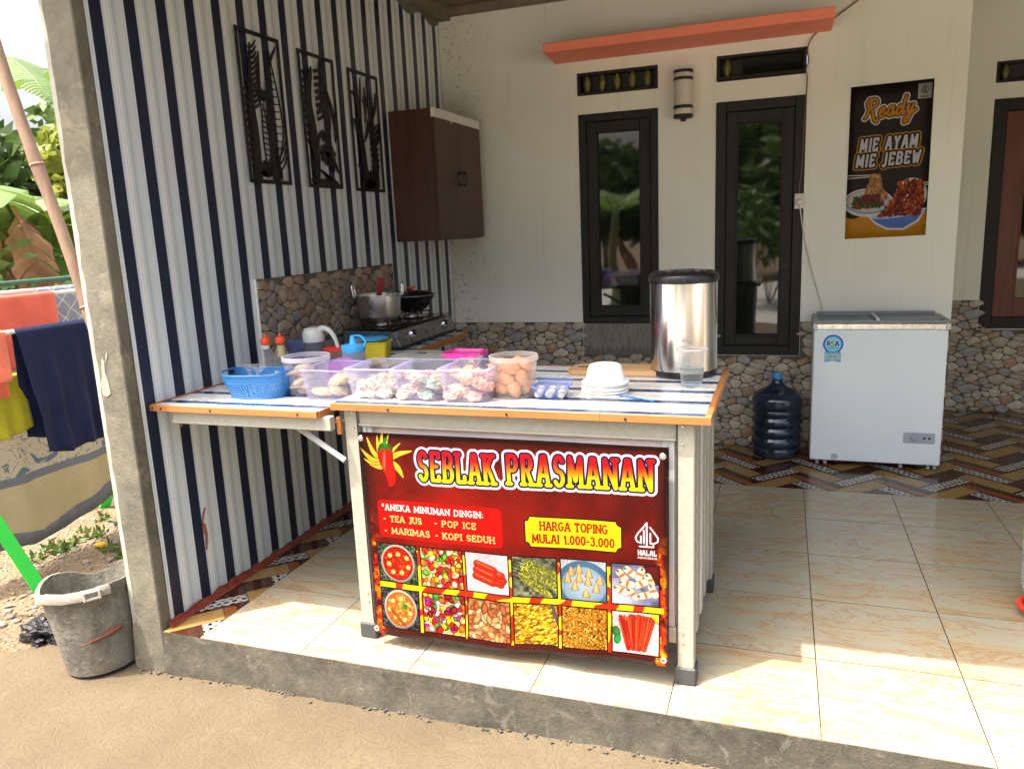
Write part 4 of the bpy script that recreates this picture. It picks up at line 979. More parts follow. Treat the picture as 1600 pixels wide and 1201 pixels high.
# ribbed right side: slats of pressed steel
for k in range(9):
    y = -.190+k*.061; obj('side_slat', Bx(.034, .052+.004*(k % 2), y, y+.052, .105, ZT-.024, .004, 2), m_cream_steel if k % 3 else m_pale_steel, tb)
obj('side_backing', Bx(.028, .0335, -.194, .359, .10, ZT-.024), m_black, tb)
for k in range(9):
    y = -.190+k*.061; obj('side_slat', Bx(-1.040, -1.022-.004*(k % 2), y, y+.052, .105, ZT-.024, .004, 1), m_cream_steel, tb)
obj('rear_rail', Bx(-.995, .007, .372, .40, .74, ZT-.0235), m_cream_steel, tb); obj('rear_rail', Bx(-.995, .007, .372, .40, .12, .16), m_cream_steel, tb)
obj('lower_shelf', Bx(-.995, .007, -.204, .371, .16, .17), m_pale_steel, tb)
for x in (-.87, -.48, -.13): 
    bm = B(); tube(bm, [(x, TY0-.0006, ZT-.010), (x+.004, TY0-.0006, ZT-.016)], .0035, 6); obj('screw_hole', bm, m_black, ed)

ct = thing('side_counter', 'L shaped striped counter fixed along the side wall with orange wood front edge', 'counter', (0, 0, 0))
CX1 = -1.098; CY0 = -.318
obj('countertop', Bx(XW+.012, CX1-.002, CY0+.012, .30, ZK-.018, ZK), m_striptop, ct)
obj('countertop', Bx(XW+.012, -1.352, .3005, 1.50, ZK-.018, ZK-.001), m_striptop, ct)
ce = obj('edge_trim', Bx(XW-.03, CX1, CY0, CY0+.011, ZK-.020, ZK+.0015, .0012, 1), m_trim, ct)
obj('edge_trim', Bx(CX1-.0015, CX1+.004, CY0+.0115, .30, ZK-.020, ZK+.001), m_trimy, ct)
obj('edge_trim', Bx(-1.3515, -1.338, .301, 1.50, ZK-.030, ZK+.001), m_trimy, ct)
obj('wall_bead', Bx(XW+.004, XW+.0115, CY0+.0115, 1.50, ZK-.02, ZK+.004), m_trimy, ct)
bm = B(); box(bm, -1.69, -1.065, CY0+.022, CY0+.05, ZK-.066, ZK-.0205, .002, 1); box(bm, -1.69, -1.065, CY0+.018, CY0+.0218, ZK-.062, ZK-.055); obj('front_rail', bm, m_cream_steel, ct)
obj('mounting_block', Bx(-1.066, -1.050, -.262, -.246, .715, .772, .002, 1), m_trim, ct)
for y0 in (-.25, .24):
    bm = B(); tube(bm, [(-1.235, y0, ZK-.062), (-1.052, y0+.0, .625)], .011, 4); obj('brace', bm, m_pale_steel, ct)
bm = B(); tube(bm, [(-1.20, -.22, ZK-.075), (-1.06, .10, ZK-.09)], .009, 4); obj('brace', bm, m_pale_steel, ct)
for x in (-1.752, -1.715, -1.51, -1.17):
    bm = B(); tube(bm, [(x, CY0-.0006, ZK-.007), (x+.003, CY0-.0006, ZK-.013)], .0035, 6); obj('screw_hole', bm, m_black, ce)
bm = B(); tube(bm, [(-1.665, CY0+.03, ZK-.067), (-1.665, CY0+.03, ZK-.078)], .006, 6); obj('screw', bm, M('rusty iron', (.16, .05, .02), .8), ct)
for (x0, y0) in ((-1.40, 1.42), (-1.72, 1.42)):
    lg = obj('leg', Bx(x0, x0+.03, y0, y0+.03, .03, ZK-.02), m_cream_steel, ct); obj('foot', Bx(x0-.004, x0+.034, y0-.004, y0+.034, .0005, .031), m_rubber, lg)

# stone splash panel on the side wall behind the cooker
sp = thing('stone_splash_panel', 'upright splash panel of printed brown stones on the striped wall behind the gas cooker', 'panel', (0, 0, 0))
SY0, SY1, SZ0, SZ1 = .308, 1.492, ZK, 1.18
obj('panel_board', Bx(XW+.006, XW+.013, SY0, SY1, SZ0, SZ1), m_joint, sp)
pat2 = stone_pattern(.60, .30, 74, 9, .85)
STONE_BAK = STONE[:]; STONE[:] = [(.40, .31, .22), (.34, .26, .18), (.28, .235, .21), (.44, .36, .26), (.32, .21, .14), (.27, .245, .245), (.38, .30, .23), (.30, .25, .20)]
dado(sp, pat2, .60, .30, SY0+.002, SY1-.002, SZ0+.062, SZ1-.003, 'x', XW+.013)
STONE[:] = STONE_BAK
m_mosaic = M('grey mosaic chip', (.28, .26, .23), .35, var=.3, scale=30)
bmc = Bx(-.001, .004, -.013, .013, -.013, .013, .0015, 1); mme = bpy.data.meshes.new('mosaic_tile'); bmc.to_mesh(mme); bmc.free(); mme.materials.append(m_mosaic)
for k in range(42):
    for j in range(2):
        o = bpy.data.objects.new('mosaic_tile', mme); o.location = (XW+.0135, SY0+.016+k*.028, SZ0+.017+j*.029); link(o, sp)
obj('edge_strip', Bx(XW+.005, XW+.016, SY0-.006, SY0-.0005, SZ0, SZ1+.002), m_white, sp)

# ------------------------------------------------------------------ the banner tied to the front of the table
bn = thing('vinyl_banner', 'red printed menu banner hung across the front of the serving table', 'banner', (-.4985, -.262, 0))
bm = B(); uvl = bm.loops.layers.uv.new('UVMap'); NX, NZ = 60, 40; g = []
for i in range(NX+1):
    for j in range(NZ+1):
        s_ = i/NX; t_ = j/NZ; x = -.4885+.977*s_+.006*t_*(1-s_)*2
        zb = (.042 if s_ < .5 else .042)+(.030)*max(0, s_-.45)/.55+.004*math.sin(s_*9); z = .7285*(1-t_)+zb*t_
        low = max(0, t_-.62)/.38
        y = -.006*math.sin(s_*PI*2.3+.4)*(.3+t_)-.0035*math.sin(s_*21+t_*5)*t_-.014*low*low-.004*math.exp(-((t_-.08)/.06)**2)*math.sin(s_*17) -.004*abs(math.sin(s_*5*PI))*low
        g.append((bm.verts.new((x, y, z)), s_, 1-t_))
for i in range(NX):
    for j in range(NZ):
        ids = [i*(NZ+1)+j, i*(NZ+1)+j+1, (i+1)*(NZ+1)+j+1, (i+1)*(NZ+1)+j]
        f = bm.faces.new([g[k][0] for k in ids])
        for l, k in zip(f.loops, ids): l[uvl].uv = (g[k][1], g[k][2])
r = bmesh.ops.solidify(bm, geom=bm.faces[:], thickness=.0008)
obj('sheet', bm, m_banner, bn, smooth=True)
for (x, z, y) in ((-.475, .710, -.008), (.473, .705, -.008), (-.468, .062, -.019), (.474, .092, -.019)):
    bm = B(); r1, r2 = .0095, .0045
    lathe(bm, [(r2, -.001), (r1, -.001), (r1, .0015), (r2, .0022), (r2, -.001)], 20); bmesh.ops.rotate(bm, verts=bm.verts, matrix=Matrix.Rotation(PI/2, 3, 'X'))
    ey = obj('eyelet', bm, m_alu2, bn, (x, y-.003, z), smooth=True)
    if z > .5:
        bm = B(); lathe(bm, [(0, .005), (.005, .004), (.0085, .001), (.0085, -.002)], 14); bmesh.ops.rotate(bm, verts=bm.verts, matrix=Matrix.Rotation(PI/2, 3, 'X')); obj('screw_cap', bm, m_alu2, bn, (x, y-.004, z), smooth=True)

# ------------------------------------------------------------------ things on the wall
cb = thing('wall_cabinet', 'dark brown two door cabinet with a white top rail hanging on the striped wall', 'cabinet', (0, 0, 0))
c0, c1, cx0, cx1, cz0, cz1 = 1.578, 2.236, XW+.008, -1.49, 1.298, 1.985
obj('carcass', Bx(cx0, cx1-.018, c0, c1, cz0, cz1, .001, 1), m_cab, cb)
obj('carcass', Bx(cx0+.001, cx1-.019, c0+.001, c1-.001, cz0-.004, cz0-.0005), m_cab, cb)
ym = (c0+c1)/2
for a, b_, hy in ((c0+.001, ym-.0015, ym-.028), (ym+.0015, c1-.001, ym+.028)):
    d = obj('door', Bx(cx1-.016, cx1, a, b_, cz0+.002, cz1-.047, .0012, 1), m_cab, cb)
    bm = B(); tube(bm, smooth_path([(cx1, hy, 1.60), (cx1+.024, hy, 1.602), (cx1+.024, hy, 1.66), (cx1, hy, 1.662)], 3), .0045, 6); box(bm, cx1, cx1+.027, hy-.007, hy+.007, 1.590, 1.606, .002, 1); box(bm, cx1, cx1+.027, hy-.007, hy+.007, 1.656, 1.672, .002, 1); obj('handle', bm, m_black, d)
obj('top_rail', Bx(cx1-.017, cx1+.001, c0, c1, cz1-.045, cz1+.002, .001, 1), m_white, cb)
obj('catch', Bx(cx1+.001, cx1+.003, 1.80, 1.815, cz1-.058, cz1-.047), m_white, cb)

# three cut-out metal panels
def ribbon_obj(pts, wfun, par, x0=.0, th=.004, name='leaf'):
    """flat tapered blade lying in the wall plane, pts in (y, z)"""
    P = smooth_path([(p[0], p[1], 0) for p in pts], 5); n = len(P); L, Rr = [], []
    for i, p in enumerate(P):
        t = (P[min(i+1, n-1)]-P[max(i-1, 0)]).normalized(); w = wfun(i/(n-1))*.80+.0009; L.append((p.x-t.y*w, p.y+t.x*w)); Rr.append((p.x+t.y*w, p.y-t.x*w))
    bm = B()
    for i in range(n-1):
        q = [L[i], L[i+1], Rr[i+1], Rr[i]]
        a = [bm.verts.new((x0, y, z)) for y, z in q]; b = [bm.verts.new((x0+th, y, z)) for y, z in q]
        bm.faces.new(a); bm.faces.new(b[::-1])
        for k in (0, 2): bm.faces.new([a[k], a[(k+1) % 4], b[(k+1) % 4], b[k]])
    bmesh.ops.remove_doubles(bm, verts=bm.verts[:], dist=1e-5)
    return obj(name, bm, m_black, par)
blade = lambda w: (lambda t: w*math.sin(PI*min(1, t*.98+.02))**.7+.0006)
taper = lambda w: (lambda t: w*(1-t)**.8+.0012)
line = lambda w: (lambda t: w)
def art(label, y0, y1, z0, z1, kind):
    t = thing('metal_wall_panel', label, 'wall art', (XW+.014, y0, z0), group='black cut metal panels on the striped wall'); W = y1-y0; H = z1-z0; b = .014
    bm = B(); box(bm, 0, .005, 0, b, 0, H); box(bm, 0, .005, W-b, W, 0, H); box(bm, 0, .005, b, W-b, 0, b*1.1); box(bm, 0, .005, b, W-b, H-b*1.1, H); obj('frame', bm, m_black, t)
    s = lambda P: [(p[0]*W, p[1]*H) for p in P]; R = ribbon_obj
    if kind == 0:
        R(s([(.20, .03), (.24, .3), (.22, .6), (.30, .92)]), taper(.030), t, .0006)
        for k in range(12): v = .50+.035*k; R(s([(.26, v), (.36, v+.02), (.44, v+.06)]), taper(.007), t, .0009)
        for k in range(10): v = .10+.05*k; R(s([(.20, v), (.12, v+.03), (.06, v+.07)]), taper(.006), t, .0009)
        R(s([(.62, .03), (.60, .4), (.66, .75), (.92, .95)]), taper(.024), t, .0012)
        R(s([(.44, .04), (.40, .3), (.42, .52), (.30, .66)]), line(.0022), t, .0012, name='stem'); R(s([(.56, .22), (.52, .42), (.46, .54)]), line(.0022), t, .0015, name='stem')
        for k in range(9): v = .20+.037*k; R(s([(.42, v), (.50, v-.008), (.56, v+.004)]), line(.0018), t, .0018, name='rung')
        R(s([(.70, .12), (.90, .35), (.86, .6), (.72, .90)]), line(.0025), t, .0015, name='stem')
        for k in range(11): v = .25+.05*k; R(s([(.66, v+.02), (.76, v), (.88-.01*k*.6, v+.004)]), line(.0018), t, .0018, name='rung')
        R(s([(.50, .55), (.42, .66), (.48, .88)]), blade(.010), t, .0015)
        for k in range(5): a = .6+k*.45; R(s([(.48, .56), (.48+.14*math.cos(a), .56+.055*math.sin(a)), (.48+.17*math.cos(a+.25), .56+.07*math.sin(a+.25))]), blade(.006), t, .0018, name='petal')
        for k in range(7): a = .2+k*.42; R(s([(.34, .05), (.34+.15*math.cos(a), .05+.07*math.sin(a)), (.34+.26*math.cos(a), .05+.11*math.sin(a))]), blade(.009), t, .0021)
        for k in range(4): R(s([(.44, .05+.03*k), (.62, .10+.03*k), (.78, .03+.02*k)]), line(.002), t, .0021, name='rung')
        for k in range(3): R(s([(.66, .06+.05*k), (.84, .13+.05*k), (.93, .20+.05*k)]), line(.0026), t, .0021, name='stem')
        R(s([(.10, .70), (.16, .67), (.20, .60)]), line(.0025), t, .0021, name='stem')
    elif kind == 1:
        R(s([(.30, .03), (.26, .4), (.18, .65), (.34, .90)]), blade(.034), t, .0006); R(s([(.60, .97), (.62, .7), (.70, .5), (.58, .3)]), blade(.030), t, .0009)
        for k in range(10): v = .30+.055*k; R(s([(.22, v), (.12, v+.02), (.07, v+.06)]), taper(.006), t, .0012)
        for k in range(8): v = .52+.05*k; R(s([(.40, v), (.54, v+.02), (.62, v+.07)]), taper(.009), t, .0012)
        R(s([(.70, .78), (.84, .62), (.92, .50), (.88, .36)]), blade(.016), t, .0012)
        R(s([(.34, .12), (.36, .35), (.52, .42), (.74, .40)]), blade(.010), t, .0015); R(s([(.40, .55), (.62, .65), (.66, .72), (.44, .68)]), blade(.012), t, .0015)
        for k in range(9): a = k*.7; R(s([(.62, .26), (.62+.17*math.cos(a), .26+.06*math.sin(a)), (.62+.22*math.cos(a+.4), .26+.085*math.sin(a+.4))]), blade(.012), t, .0018, name='petal')
        for k in range(6): a = k*1.05; R(s([(.56, .40), (.56+.14*math.cos(a), .40+.05*math.sin(a))]), blade(.009), t, .0018, name='petal')
        for k in range(7): R(s([(.30+.04*k, .14-.01*k), (.46+.04*k, .12-.008*k), (.54+.05*k, .05)]), line(.0028), t, .0021, name='stem')
        R(s([(.90, .12), (.80, .2), (.74, .12)]), blade(.010), t, .0021); R(s([(.10, .24), (.2, .12), (.3, .05)]), blade(.010), t, .0021); R(s([(.08, .06), (.4, .045), (.92, .03)]), blade(.016), t, .0021)
    else:
        R(s([(.34, .04), (.34, .3), (.30, .55), (.40, .95)]), taper(.034), t, .0006); R(s([(.70, .04), (.74, .3), (.66, .6), (.60, .96)]), taper(.040), t, .0009)
        R(s([(.34, .30), (.20, .52), (.08, .60)]), blade(.015), t, .0012); R(s([(.34, .50), (.22, .76), (.06, .82)]), blade(.014), t, .0012); R(s([(.40, .42), (.52, .52), (.56, .62)]), blade(.010), t, .0012)
        R(s([(.68, .60), (.84, .72), (.90, .86)]), blade(.013), t, .0012); R(s([(.70, .40), (.88, .46), (.92, .60)]), blade(.013), t, .0015); R(s([(.46, .58), (.52, .74), (.50, .88)]), blade(.009), t, .0015)
        for k in range(6): a = k*1.05; R(s([(.52, .76), (.52+.11*math.cos(a), .76+.05*math.sin(a))]), blade(.007), t, .0018, name='petal')
        for k in range(12): a = .15+k*.26; R(s([(.48, .03), (.48+.16*math.cos(a), .03+.07*math.sin(a)), (.48+.34*math.cos(a), .03+.16*math.sin(a))]), blade(.011), t, .0021)
        for k in range(8): R(s([(.60, .16+.05*k), (.76, .19+.05*k), (.86, .24+.05*k)]), taper(.011), t, .0021)
        R(s([(.14, .20), (.28, .24), (.36, .16)]), blade(.012), t, .0018)
art('leftmost black cut metal panel, with a long ribbed stem and seaweed leaves', .338, .618, 1.565, 2.156, 0)
art('middle black cut metal panel, with large petals and dense leaves', .752, 1.038, 1.562, 2.150, 1)
art('rightmost black cut metal panel, nearest the brown cabinet', 1.168, 1.462, 1.558, 2.142, 2)

lp = thing('wall_lamp', 'cylindrical white wall lamp with black bands between the two narrow windows', 'lamp', (-.272, 2.262, 1.905))
bm = B(); lathe(bm, [(0, .012), (.050, .012), (.050, .236), (0, .236)], 28); obj('shade', bm, M('lamp shade', (.60, .57, .50), .4), lp, smooth=True, auto=40)
for z0, z1 in ((.0, .018), (.048, .066), (.198, .214), (.236, .252)):
    bm = B(); lathe(bm, [(0, z0), (.0535, z0), (.0535, z1), (0, z1)], 28); obj('band', bm, m_black, lp, smooth=True, auto=40)
bm = B(); lathe(bm, [(0, -.018), (.014, -.018), (.018, -.004), (.03, .0)], 14); obj('finial', bm, m_black, lp, smooth=True, auto=40); obj('bracket', Bx(-.02, .02, .045, .0695, .09, .16), m_black, lp)

po = thing('wall_poster', 'dark noodle poster with yellow and white lettering on the cream wall above the chest freezer', 'poster', (.79, YB-.004, 1.2))
bm = B(); uvl = bm.loops.layers.uv.new('UVMap'); q = [(-.196, .004), (.198, .012), (.196, .799), (-.196, .793)]
NP = 10; gv = {}
for i in range(NP+1):
    for j in range(NP+1):
        a, b_ = i/NP, j/NP; x = (q[0][0]*(1-a)+q[1][0]*a)*(1-b_)+(q[3][0]*(1-a)+q[2][0]*a)*b_; z = (q[0][1]*(1-a)+q[1][1]*a)*(1-b_)+(q[3][1]*(1-a)+q[2][1]*a)*b_
        gv[i, j] = bm.verts.new((x, -.0015+.0015*mnoise.noise(Vector((x*9, z*9, 0))), z))
for i in range(NP):
    for j in range(NP):
        f = bm.faces.new([gv[i, j], gv[i+1, j], gv[i+1, j+1], gv[i, j+1]])
        for l, (u, v) in zip(f.loops, ((i, j), (i+1, j), (i+1, j+1), (i, j+1))): l[uvl].uv = (u/NP, v/NP)
bmesh.ops.solidify(bm, geom=bm.faces[:], thickness=.0006); obj('sheet', bm, m_poster, po, smooth=True)

so = thing('wall_socket', 'white wall socket with a round plug at the edge of the right window', 'socket', (.355, YB-.012, 1.42))
obj('plate', Bx(-.026, .026, -.004, .011, -.041, .041, .004, 2), M('ivory plastic', (.62, .60, .52), .4), so)
bm = B(); lathe(bm, [(0, .018), (.012, .018), (.017, .008), (.019, 0)], 18); bmesh.ops.rotate(bm, verts=bm.verts, matrix=Matrix.Rotation(PI/2, 3, 'X')); obj('plug', bm, M('white plug', (.7, .68, .62), .4), so, (0, -.004, -.004), smooth=True)
def cable(name, label, pts, r, m):
    bm = B(); tube(bm, smooth_path(pts, 6), r, 6); o = obj(name, bm, m, smooth=True); return tag(o, label, 'cable')
yb = YB-.007
cable('power_cable', 'thin brown cable clipped down the wall from the ceiling to the socket', [(.66, yb, 2.45), (.52, yb, 2.36), (.41, yb, 2.28), (.372, yb-.004, 2.215), (.378, yb-.008, 2.15), (.368, yb-.008, 2.10), (.374, yb-.008, 2.05), (.366, yb-.008, 1.85), (.362, yb-.008, 1.62), (.352, yb-.008, 1.50), (.352, yb-.006, 1.462)], .0035, M('brown cable', (.16, .09, .06), .5))
cable('freezer_cord', 'white cord hanging from the wall socket down behind the chest freezer', [(.355, yb-.018, 1.405), (.362, yb-.01, 1.36), (.372, yb-.004, 1.29), (.392, yb, 1.19), (.418, yb, 1.08), (.448, yb, .975), (.49, yb, .83), (.50, yb, .70)], .0038, M('white cord', (.62, .60, .52), .5))
# ------------------------------------------------------------------ tubs, boxes and food on the table
p_violet = plastic('violet clear plastic', (.76, .76, .97), .105, .2)
p_blue = plastic('blue clear plastic', (.35, .50, .95), .14, .2)
p_white = plastic('milky clear plastic', (.86, .82, .78), .10, .25); p_vrim = plastic('violet rim plastic', (.74, .74, .96), .50, .25); p_wrim = plastic('milky rim plastic', (.80, .77, .72), .55, .25); p_brim = plastic('blue rim plastic', (.35, .48, .92), .5, .25)
p_cup = plastic('clear cup plastic', (.85, .87, .88), .06, .1)
p_bag = plastic('thin plastic bag', (.90, .87, .86), .085, .18, .45)
p_lilac = plastic('lilac lid plastic', (.72, .34, .80), .55, .3)
p_grey = plastic('grey clear plastic', (.58, .62, .55), .50, .3)
def bx_open(bm, w, d, h, r, taper_, th=.0022, rim=.005, rimh=.004):
    o = lambda k, z, e=0: (rrect(w*k+2*e, d*k+2*e, r+max(0, e)), z)
    k0 = 1-taper_
    secs = [o(k0, 0, -.003), o(k0, .003), o(k0+(1-k0)*.5, h*.5), o(k0+(1-k0)*.8, h*.80), o(k0+(1-k0)*.8, h*.80, .0015), o(k0+(1-k0)*.86, h*.84, .0015), o(k0+(1-k0)*.97, h-rimh), o(1, h-rimh, rim), o(1, h, rim), o(1, h, -th), o(k0+(1-k0)*.5, h*.5, -th), o(k0, .005, -th)]
    return loft(bm, secs)
def food_box(name, label, x, y, z, w, d, h, m, rz=0, taper_=.14, group='clear plastic boxes of ingredients on the counter'):
    t = thing(name, label, 'food box', (x, y, z), rz, group)
    obj('tub', bx_open(B(), w, d, h, .018, taper_), m, t, smooth=True, auto=40)
    bm = B(); a = rrect(w+.011, d+.011, .022); b = rrect(w-.006, d-.006, .016)
    loft(bm, [(b, h-.001), (a, h-.001), (a, h+.0022), (b, h+.0022), (b, h-.001)], False, False); obj('rim', bm, p_brim if m is p_blue else p_vrim, t, smooth=True, auto=40)
    return t
def round_tub(name, label, x, y, z, r0, r1, h, m, rimr=.004, cat='tub', rimm=None, ov=1.0):
    t = thing(name, label, cat, (x, y, z))
    bm = B(); lathe(bm, [(0, .002), (r0-.003, 0), (r0, .003), (r1, h-.016), (r1+.001, h-.014), (r1+.001, h-.002), (r1-.001, h), (r1-.0025, h-.004), (r0-.0025, .006), (0, .006)], 44); obj('body', bm, m, t, smooth=True, auto=50)
    bm = B(); lathe(bm, [(r1, h-.013), (r1+rimr, h-.013), (r1+rimr, h+.001), (r1-.001, h+.002), (r1-.001, h-.001)], 44); obj('rim', bm, rimm or p_wrim, t, smooth=True, auto=50)
    return t
def crumple(name, label, cat, loc, s, m, seed, group=None, amp=.3, knot=False, fr=2.0, content=None):
    t = thing(name, label, cat, loc, 0, group)
    obj('bag', blob(B(), (0, 0, s[2]), s, amp, fr, seed, 3), m, t, smooth=True, auto=38)
    if content is not None: obj('filling', blob(B(), (0, 0, s[2]*.95), (s[0]*.82, s[1]*.82, s[2]*.8), amp*1.2, fr*1.6, seed+9, 3), content, t, smooth=True, auto=38)
    if knot:
        bm = B(); r = random.Random(seed); prof = [(.004, 0), (.003, .008), (.008, .018), (.019, .034), (.022, .040)]
        lathe(bm, prof, 16, wob=lambda a: .004*math.sin(a*5+seed))
        for v in bm.verts:
            a = math.atan2(v.co.y, v.co.x); k = 1+.35*math.sin(a*4+seed); v.co.x *= k; v.co.y *= k
        o = obj('knot', bm, p_bag, t, (0, 0, s[2]*1.95), smooth=True); o.rotation_euler = (.2*math.sin(seed), .3*math.cos(seed), 0)
    return t
def fm(name, a, b, sc=60, rough=.6, bump=.5):
    if name in MATS: return MATS[name]
    s = NT(name); n = s.noise(s.obj(), sc, 5, .7); s.base(s.mix(s.ramp(n, [(.35, 0.), (.65, 1.)]), a, b), rough, 0, .4); s.bump(n, bump, .004); MATS[name] = s.m; return s.m
f_chip = fm('pale crackers', (.66, .48, .24), (.80, .66, .42)); f_noodle = fm('dry noodles', (.70, .56, .18), (.86, .76, .42), 140); f_white = fm('white dough', (.70, .58, .38), (.84, .78, .62), 30)
f_pink = fm('pink and cream snacks', (.82, .26, .18), (.84, .66, .48), 34); f_orange = fm('orange snacks', (.80, .28, .12), (.84, .55, .35), 50); f_red = fm('red snacks', (.62, .08, .08), (.85, .60, .52), 45); f_green = fm('green snacks', (.12, .34, .20), (.70, .74, .58), 45)
f_cream = fm('cream snacks', (.78, .60, .30), (.84, .74, .52), 50)

# blue basket with a lattice wall
bk = thing('plastic_basket', 'blue latticed plastic basket with a cut-out handle near the left end of the counter', 'basket', (-1.452, -.118, ZK), math.radians(9))
m_bask = M('blue basket plastic', (.022, .16, .42), .35, var=.05)
n = 96; W0, D0, W1_, D1_ = .195, .125, .245, .165
def bring(k, z):
    pts = []
    for i in range(n):
        a = 2*PI*i/n; c, s_ = math.cos(a), math.sin(a); e = .62; px = math.copysign(abs(c)**e, c); py = math.copysign(abs(s_)**e, s_)
        w = (W0+(W1_-W0)*k)/2; d = (D0+(D1_-D0)*k)/2; lift = .018*max(0, abs(c)-.55)*k*k; pts.append((px*w, py*d, z+lift))
    return pts
bm = B(); lev = [(0, .0), (.12, .010), (.24, .0175), (.36, .025), (.48, .0325), (.60, .040), (.72, .0475), (.80, .0545), (.90, .068), (1.0, .085)]
rings = [[bm.verts.new(p) for p in bring(k, z)] for k, z in lev]; bm.faces.new(rings[0][::-1])
for li in range(len(rings)-1):
    a, b_ = rings[li], rings[li+1]
    for i in range(n):
        j = (i+1) % n; q = [a[i], a[j], b_[j], b_[i]]
        ang = abs(((360*i/n+180) % 360)-180); end = min(ang, 180-ang)
        if li == 8 and end < 22: continue
        if 1 <= li <= 6:
            c = sum((v.co for v in q), Vector())/4; m = [(q[k].co+q[(k+1) % 4].co)/2*.45+c*.55 for k in range(4)] if (i+li) % 2 else [c+(q[k].co-c)*.52 for k in range(4)]
            mv = [bm.verts.new(p) for p in m]
            if (i+li) % 2:
                for k in range(4): bm.faces.new([q[k], mv[k], mv[(k-1) % 4]]); bm.faces.new([q[k], q[(k+1) % 4], mv[k]])
            else:
                for k in range(4): bm.faces.new([q[k], q[(k+1) % 4], mv[(k+1) % 4], mv[k]])
        else: bm.faces.new(q)
bmesh.ops.recalc_face_normals(bm, faces=bm.faces[:]); bmesh.ops.solidify(bm, geom=bm.faces[:], thickness=.0022); obj('lattice_body', bm, m_bask, bk)
bm = B(); P = [Vector(p) for p in bring(1.0, .085)]; tube(bm, P+[P[0]], .0035, 6, False); obj('rim', bm, m_bask, bk, smooth=True)
for i, (dx, dy, s1) in enumerate(((-.06, .02, .03), (-.005, -.005, .032), (.055, .02, .035), (.02, .04, .03))):
    crumple('plastic_bag', 'knotted white plastic bag inside the blue basket', 'bag', (-1.452+dx, -.118+dy, ZK+.006), (s1, s1*.9, s1*1.05), p_bag, 30+i, 'white bags in the blue basket', .35, i in (0, 1), content=f_white)

# round tub of crackers, and a second blue tub rim behind
t = round_tub('cracker_tub', 'round violet tub with a white rim full of pale puffed crackers', -1.298, -.055, ZK, .064, .080, .134, p_violet, rimm=plastic('white rim plastic', (.86, .86, .90), .6, .3))
r_ = random.Random(3)
for k in range(16):
    a = r_.random()*6.28; rr = .035*math.sqrt(r_.random()); z = ZK+.012+.0058*k
    o = obj('cracker', blob(B(), (0, 0, 0), (.032, .027, .0085), .22, 1.6, 50+k, 2), f_chip, None, (-1.298+rr*math.cos(a), -.06+rr*math.sin(a), z), smooth=True); o.rotation_euler = (r_.uniform(-.35, .35), r_.uniform(-.35, .35), a)
    tag(o, 'pale oval cracker piled in the round violet tub', 'cracker', 'crackers in the round violet tub')

food_box('food_box', 'low violet box holding noodle bags at the right end of the side counter', -1.168, -.075, ZK, .175, .190, .104, p_violet, math.radians(-3))
for i, (dx, dy, dz, s1, rot, m) in enumerate(((.035, -.035, .035, (.060, .030, .020), -.5, f_noodle), (-.028, -.045, .004, (.050, .026, .014), .2, f_noodle), (.03, -.045, .004, (.045, .028, .018), .6, f_chip), (.02, .04, .02, (.06, .04, .025), .3, f_noodle))):
    t = crumple('noodle_bag', ['flat clear bag of yellow noodles leaning on the others in the low violet box', 'lowest bag of yellow noodles at the front left of the low violet box', 'small bag of beige chips at the front right of the low violet box', 'rear bag of yellow noodles in the low violet box'][i], 'bag', (-1.168+dx, -.075+dy, ZK+.006+dz), s1, p_bag, 60+i, None, .18, False, 2.5, m); t.rotation_euler = (.15, rot*.6, rot)

food_box('food_box', 'clear violet box of white dough balls, leftmost on the serving table', -.972, -.115, ZT, .158, .205, .100, p_violet, math.radians(2))
for i in range(11):
    a = r_.random(); dx = -.035+.075*(i % 3)/2+.01*a; dy = -.07+.045*((i//3) % 3); dz = .004 if i < 6 else .030
    crumple('dough_bag', 'small knotted bag of white dough balls in the leftmost box on the table', 'bag', (-.972+dx, -.115+dy, ZT+dz), (.022+.010*(i*5 % 3)/2, .024, .016+.004*(i % 3)), p_bag, 80+i, 'dough bags in the leftmost table box', .5, i in (4, 7), 2, f_white)
food_box('food_box', 'clear box of red, green and orange snack bags, second from left on the table', -.800, -.118, ZT, .166, .205, .100, p_violet, math.radians(1))
food_box('food_box', 'clear box heaped with pink and orange snack bags beside the egg tub', -.640, -.118, ZT, .158, .205, .104, p_violet, 0)
cs = [f_cream, f_red, f_green, f_orange, f_white, f_pink]
for i in range(18):
    dx = -.052+.104*((i*7) % 5)/4; dy = -.075+.05*((i*3) % 4); dz = .004+.018*(i//5)
    crumple('snack_bag', 'crumpled bag of %s snacks in the second box on the table' % ['cream', 'red and white', 'green', 'orange', 'white', 'pink'][(i*5+i//6) % 6], 'bag', (-.800+dx, -.118+dy, ZT+dz), (.024+.004*(i % 3), .022, .016), p_bag, 100+i, 'snack bags in the second table box', .42, False, 3.0, cs[(i*5+i//6) % 6])
for i in range(20):
    dx = -.048+.098*((i*7) % 5)/4; dy = -.075+.05*((i*3) % 4); dz = .004+.020*(i//5)
    crumple('snack_bag', 'crumpled bag of %s snacks in the box beside the egg tub' % ['pink', 'cream', 'orange', 'cream', 'pink'][i % 5], 'bag', (-.640+dx, -.118+dy, ZT+dz), (.024+.004*(i % 3), .022, .017), p_bag, 140+i, 'snack bags in the heaped box beside the egg tub', .42, i in (16, 19), 3.0, [f_pink, f_cream, f_orange, f_cream, f_pink][i % 5])
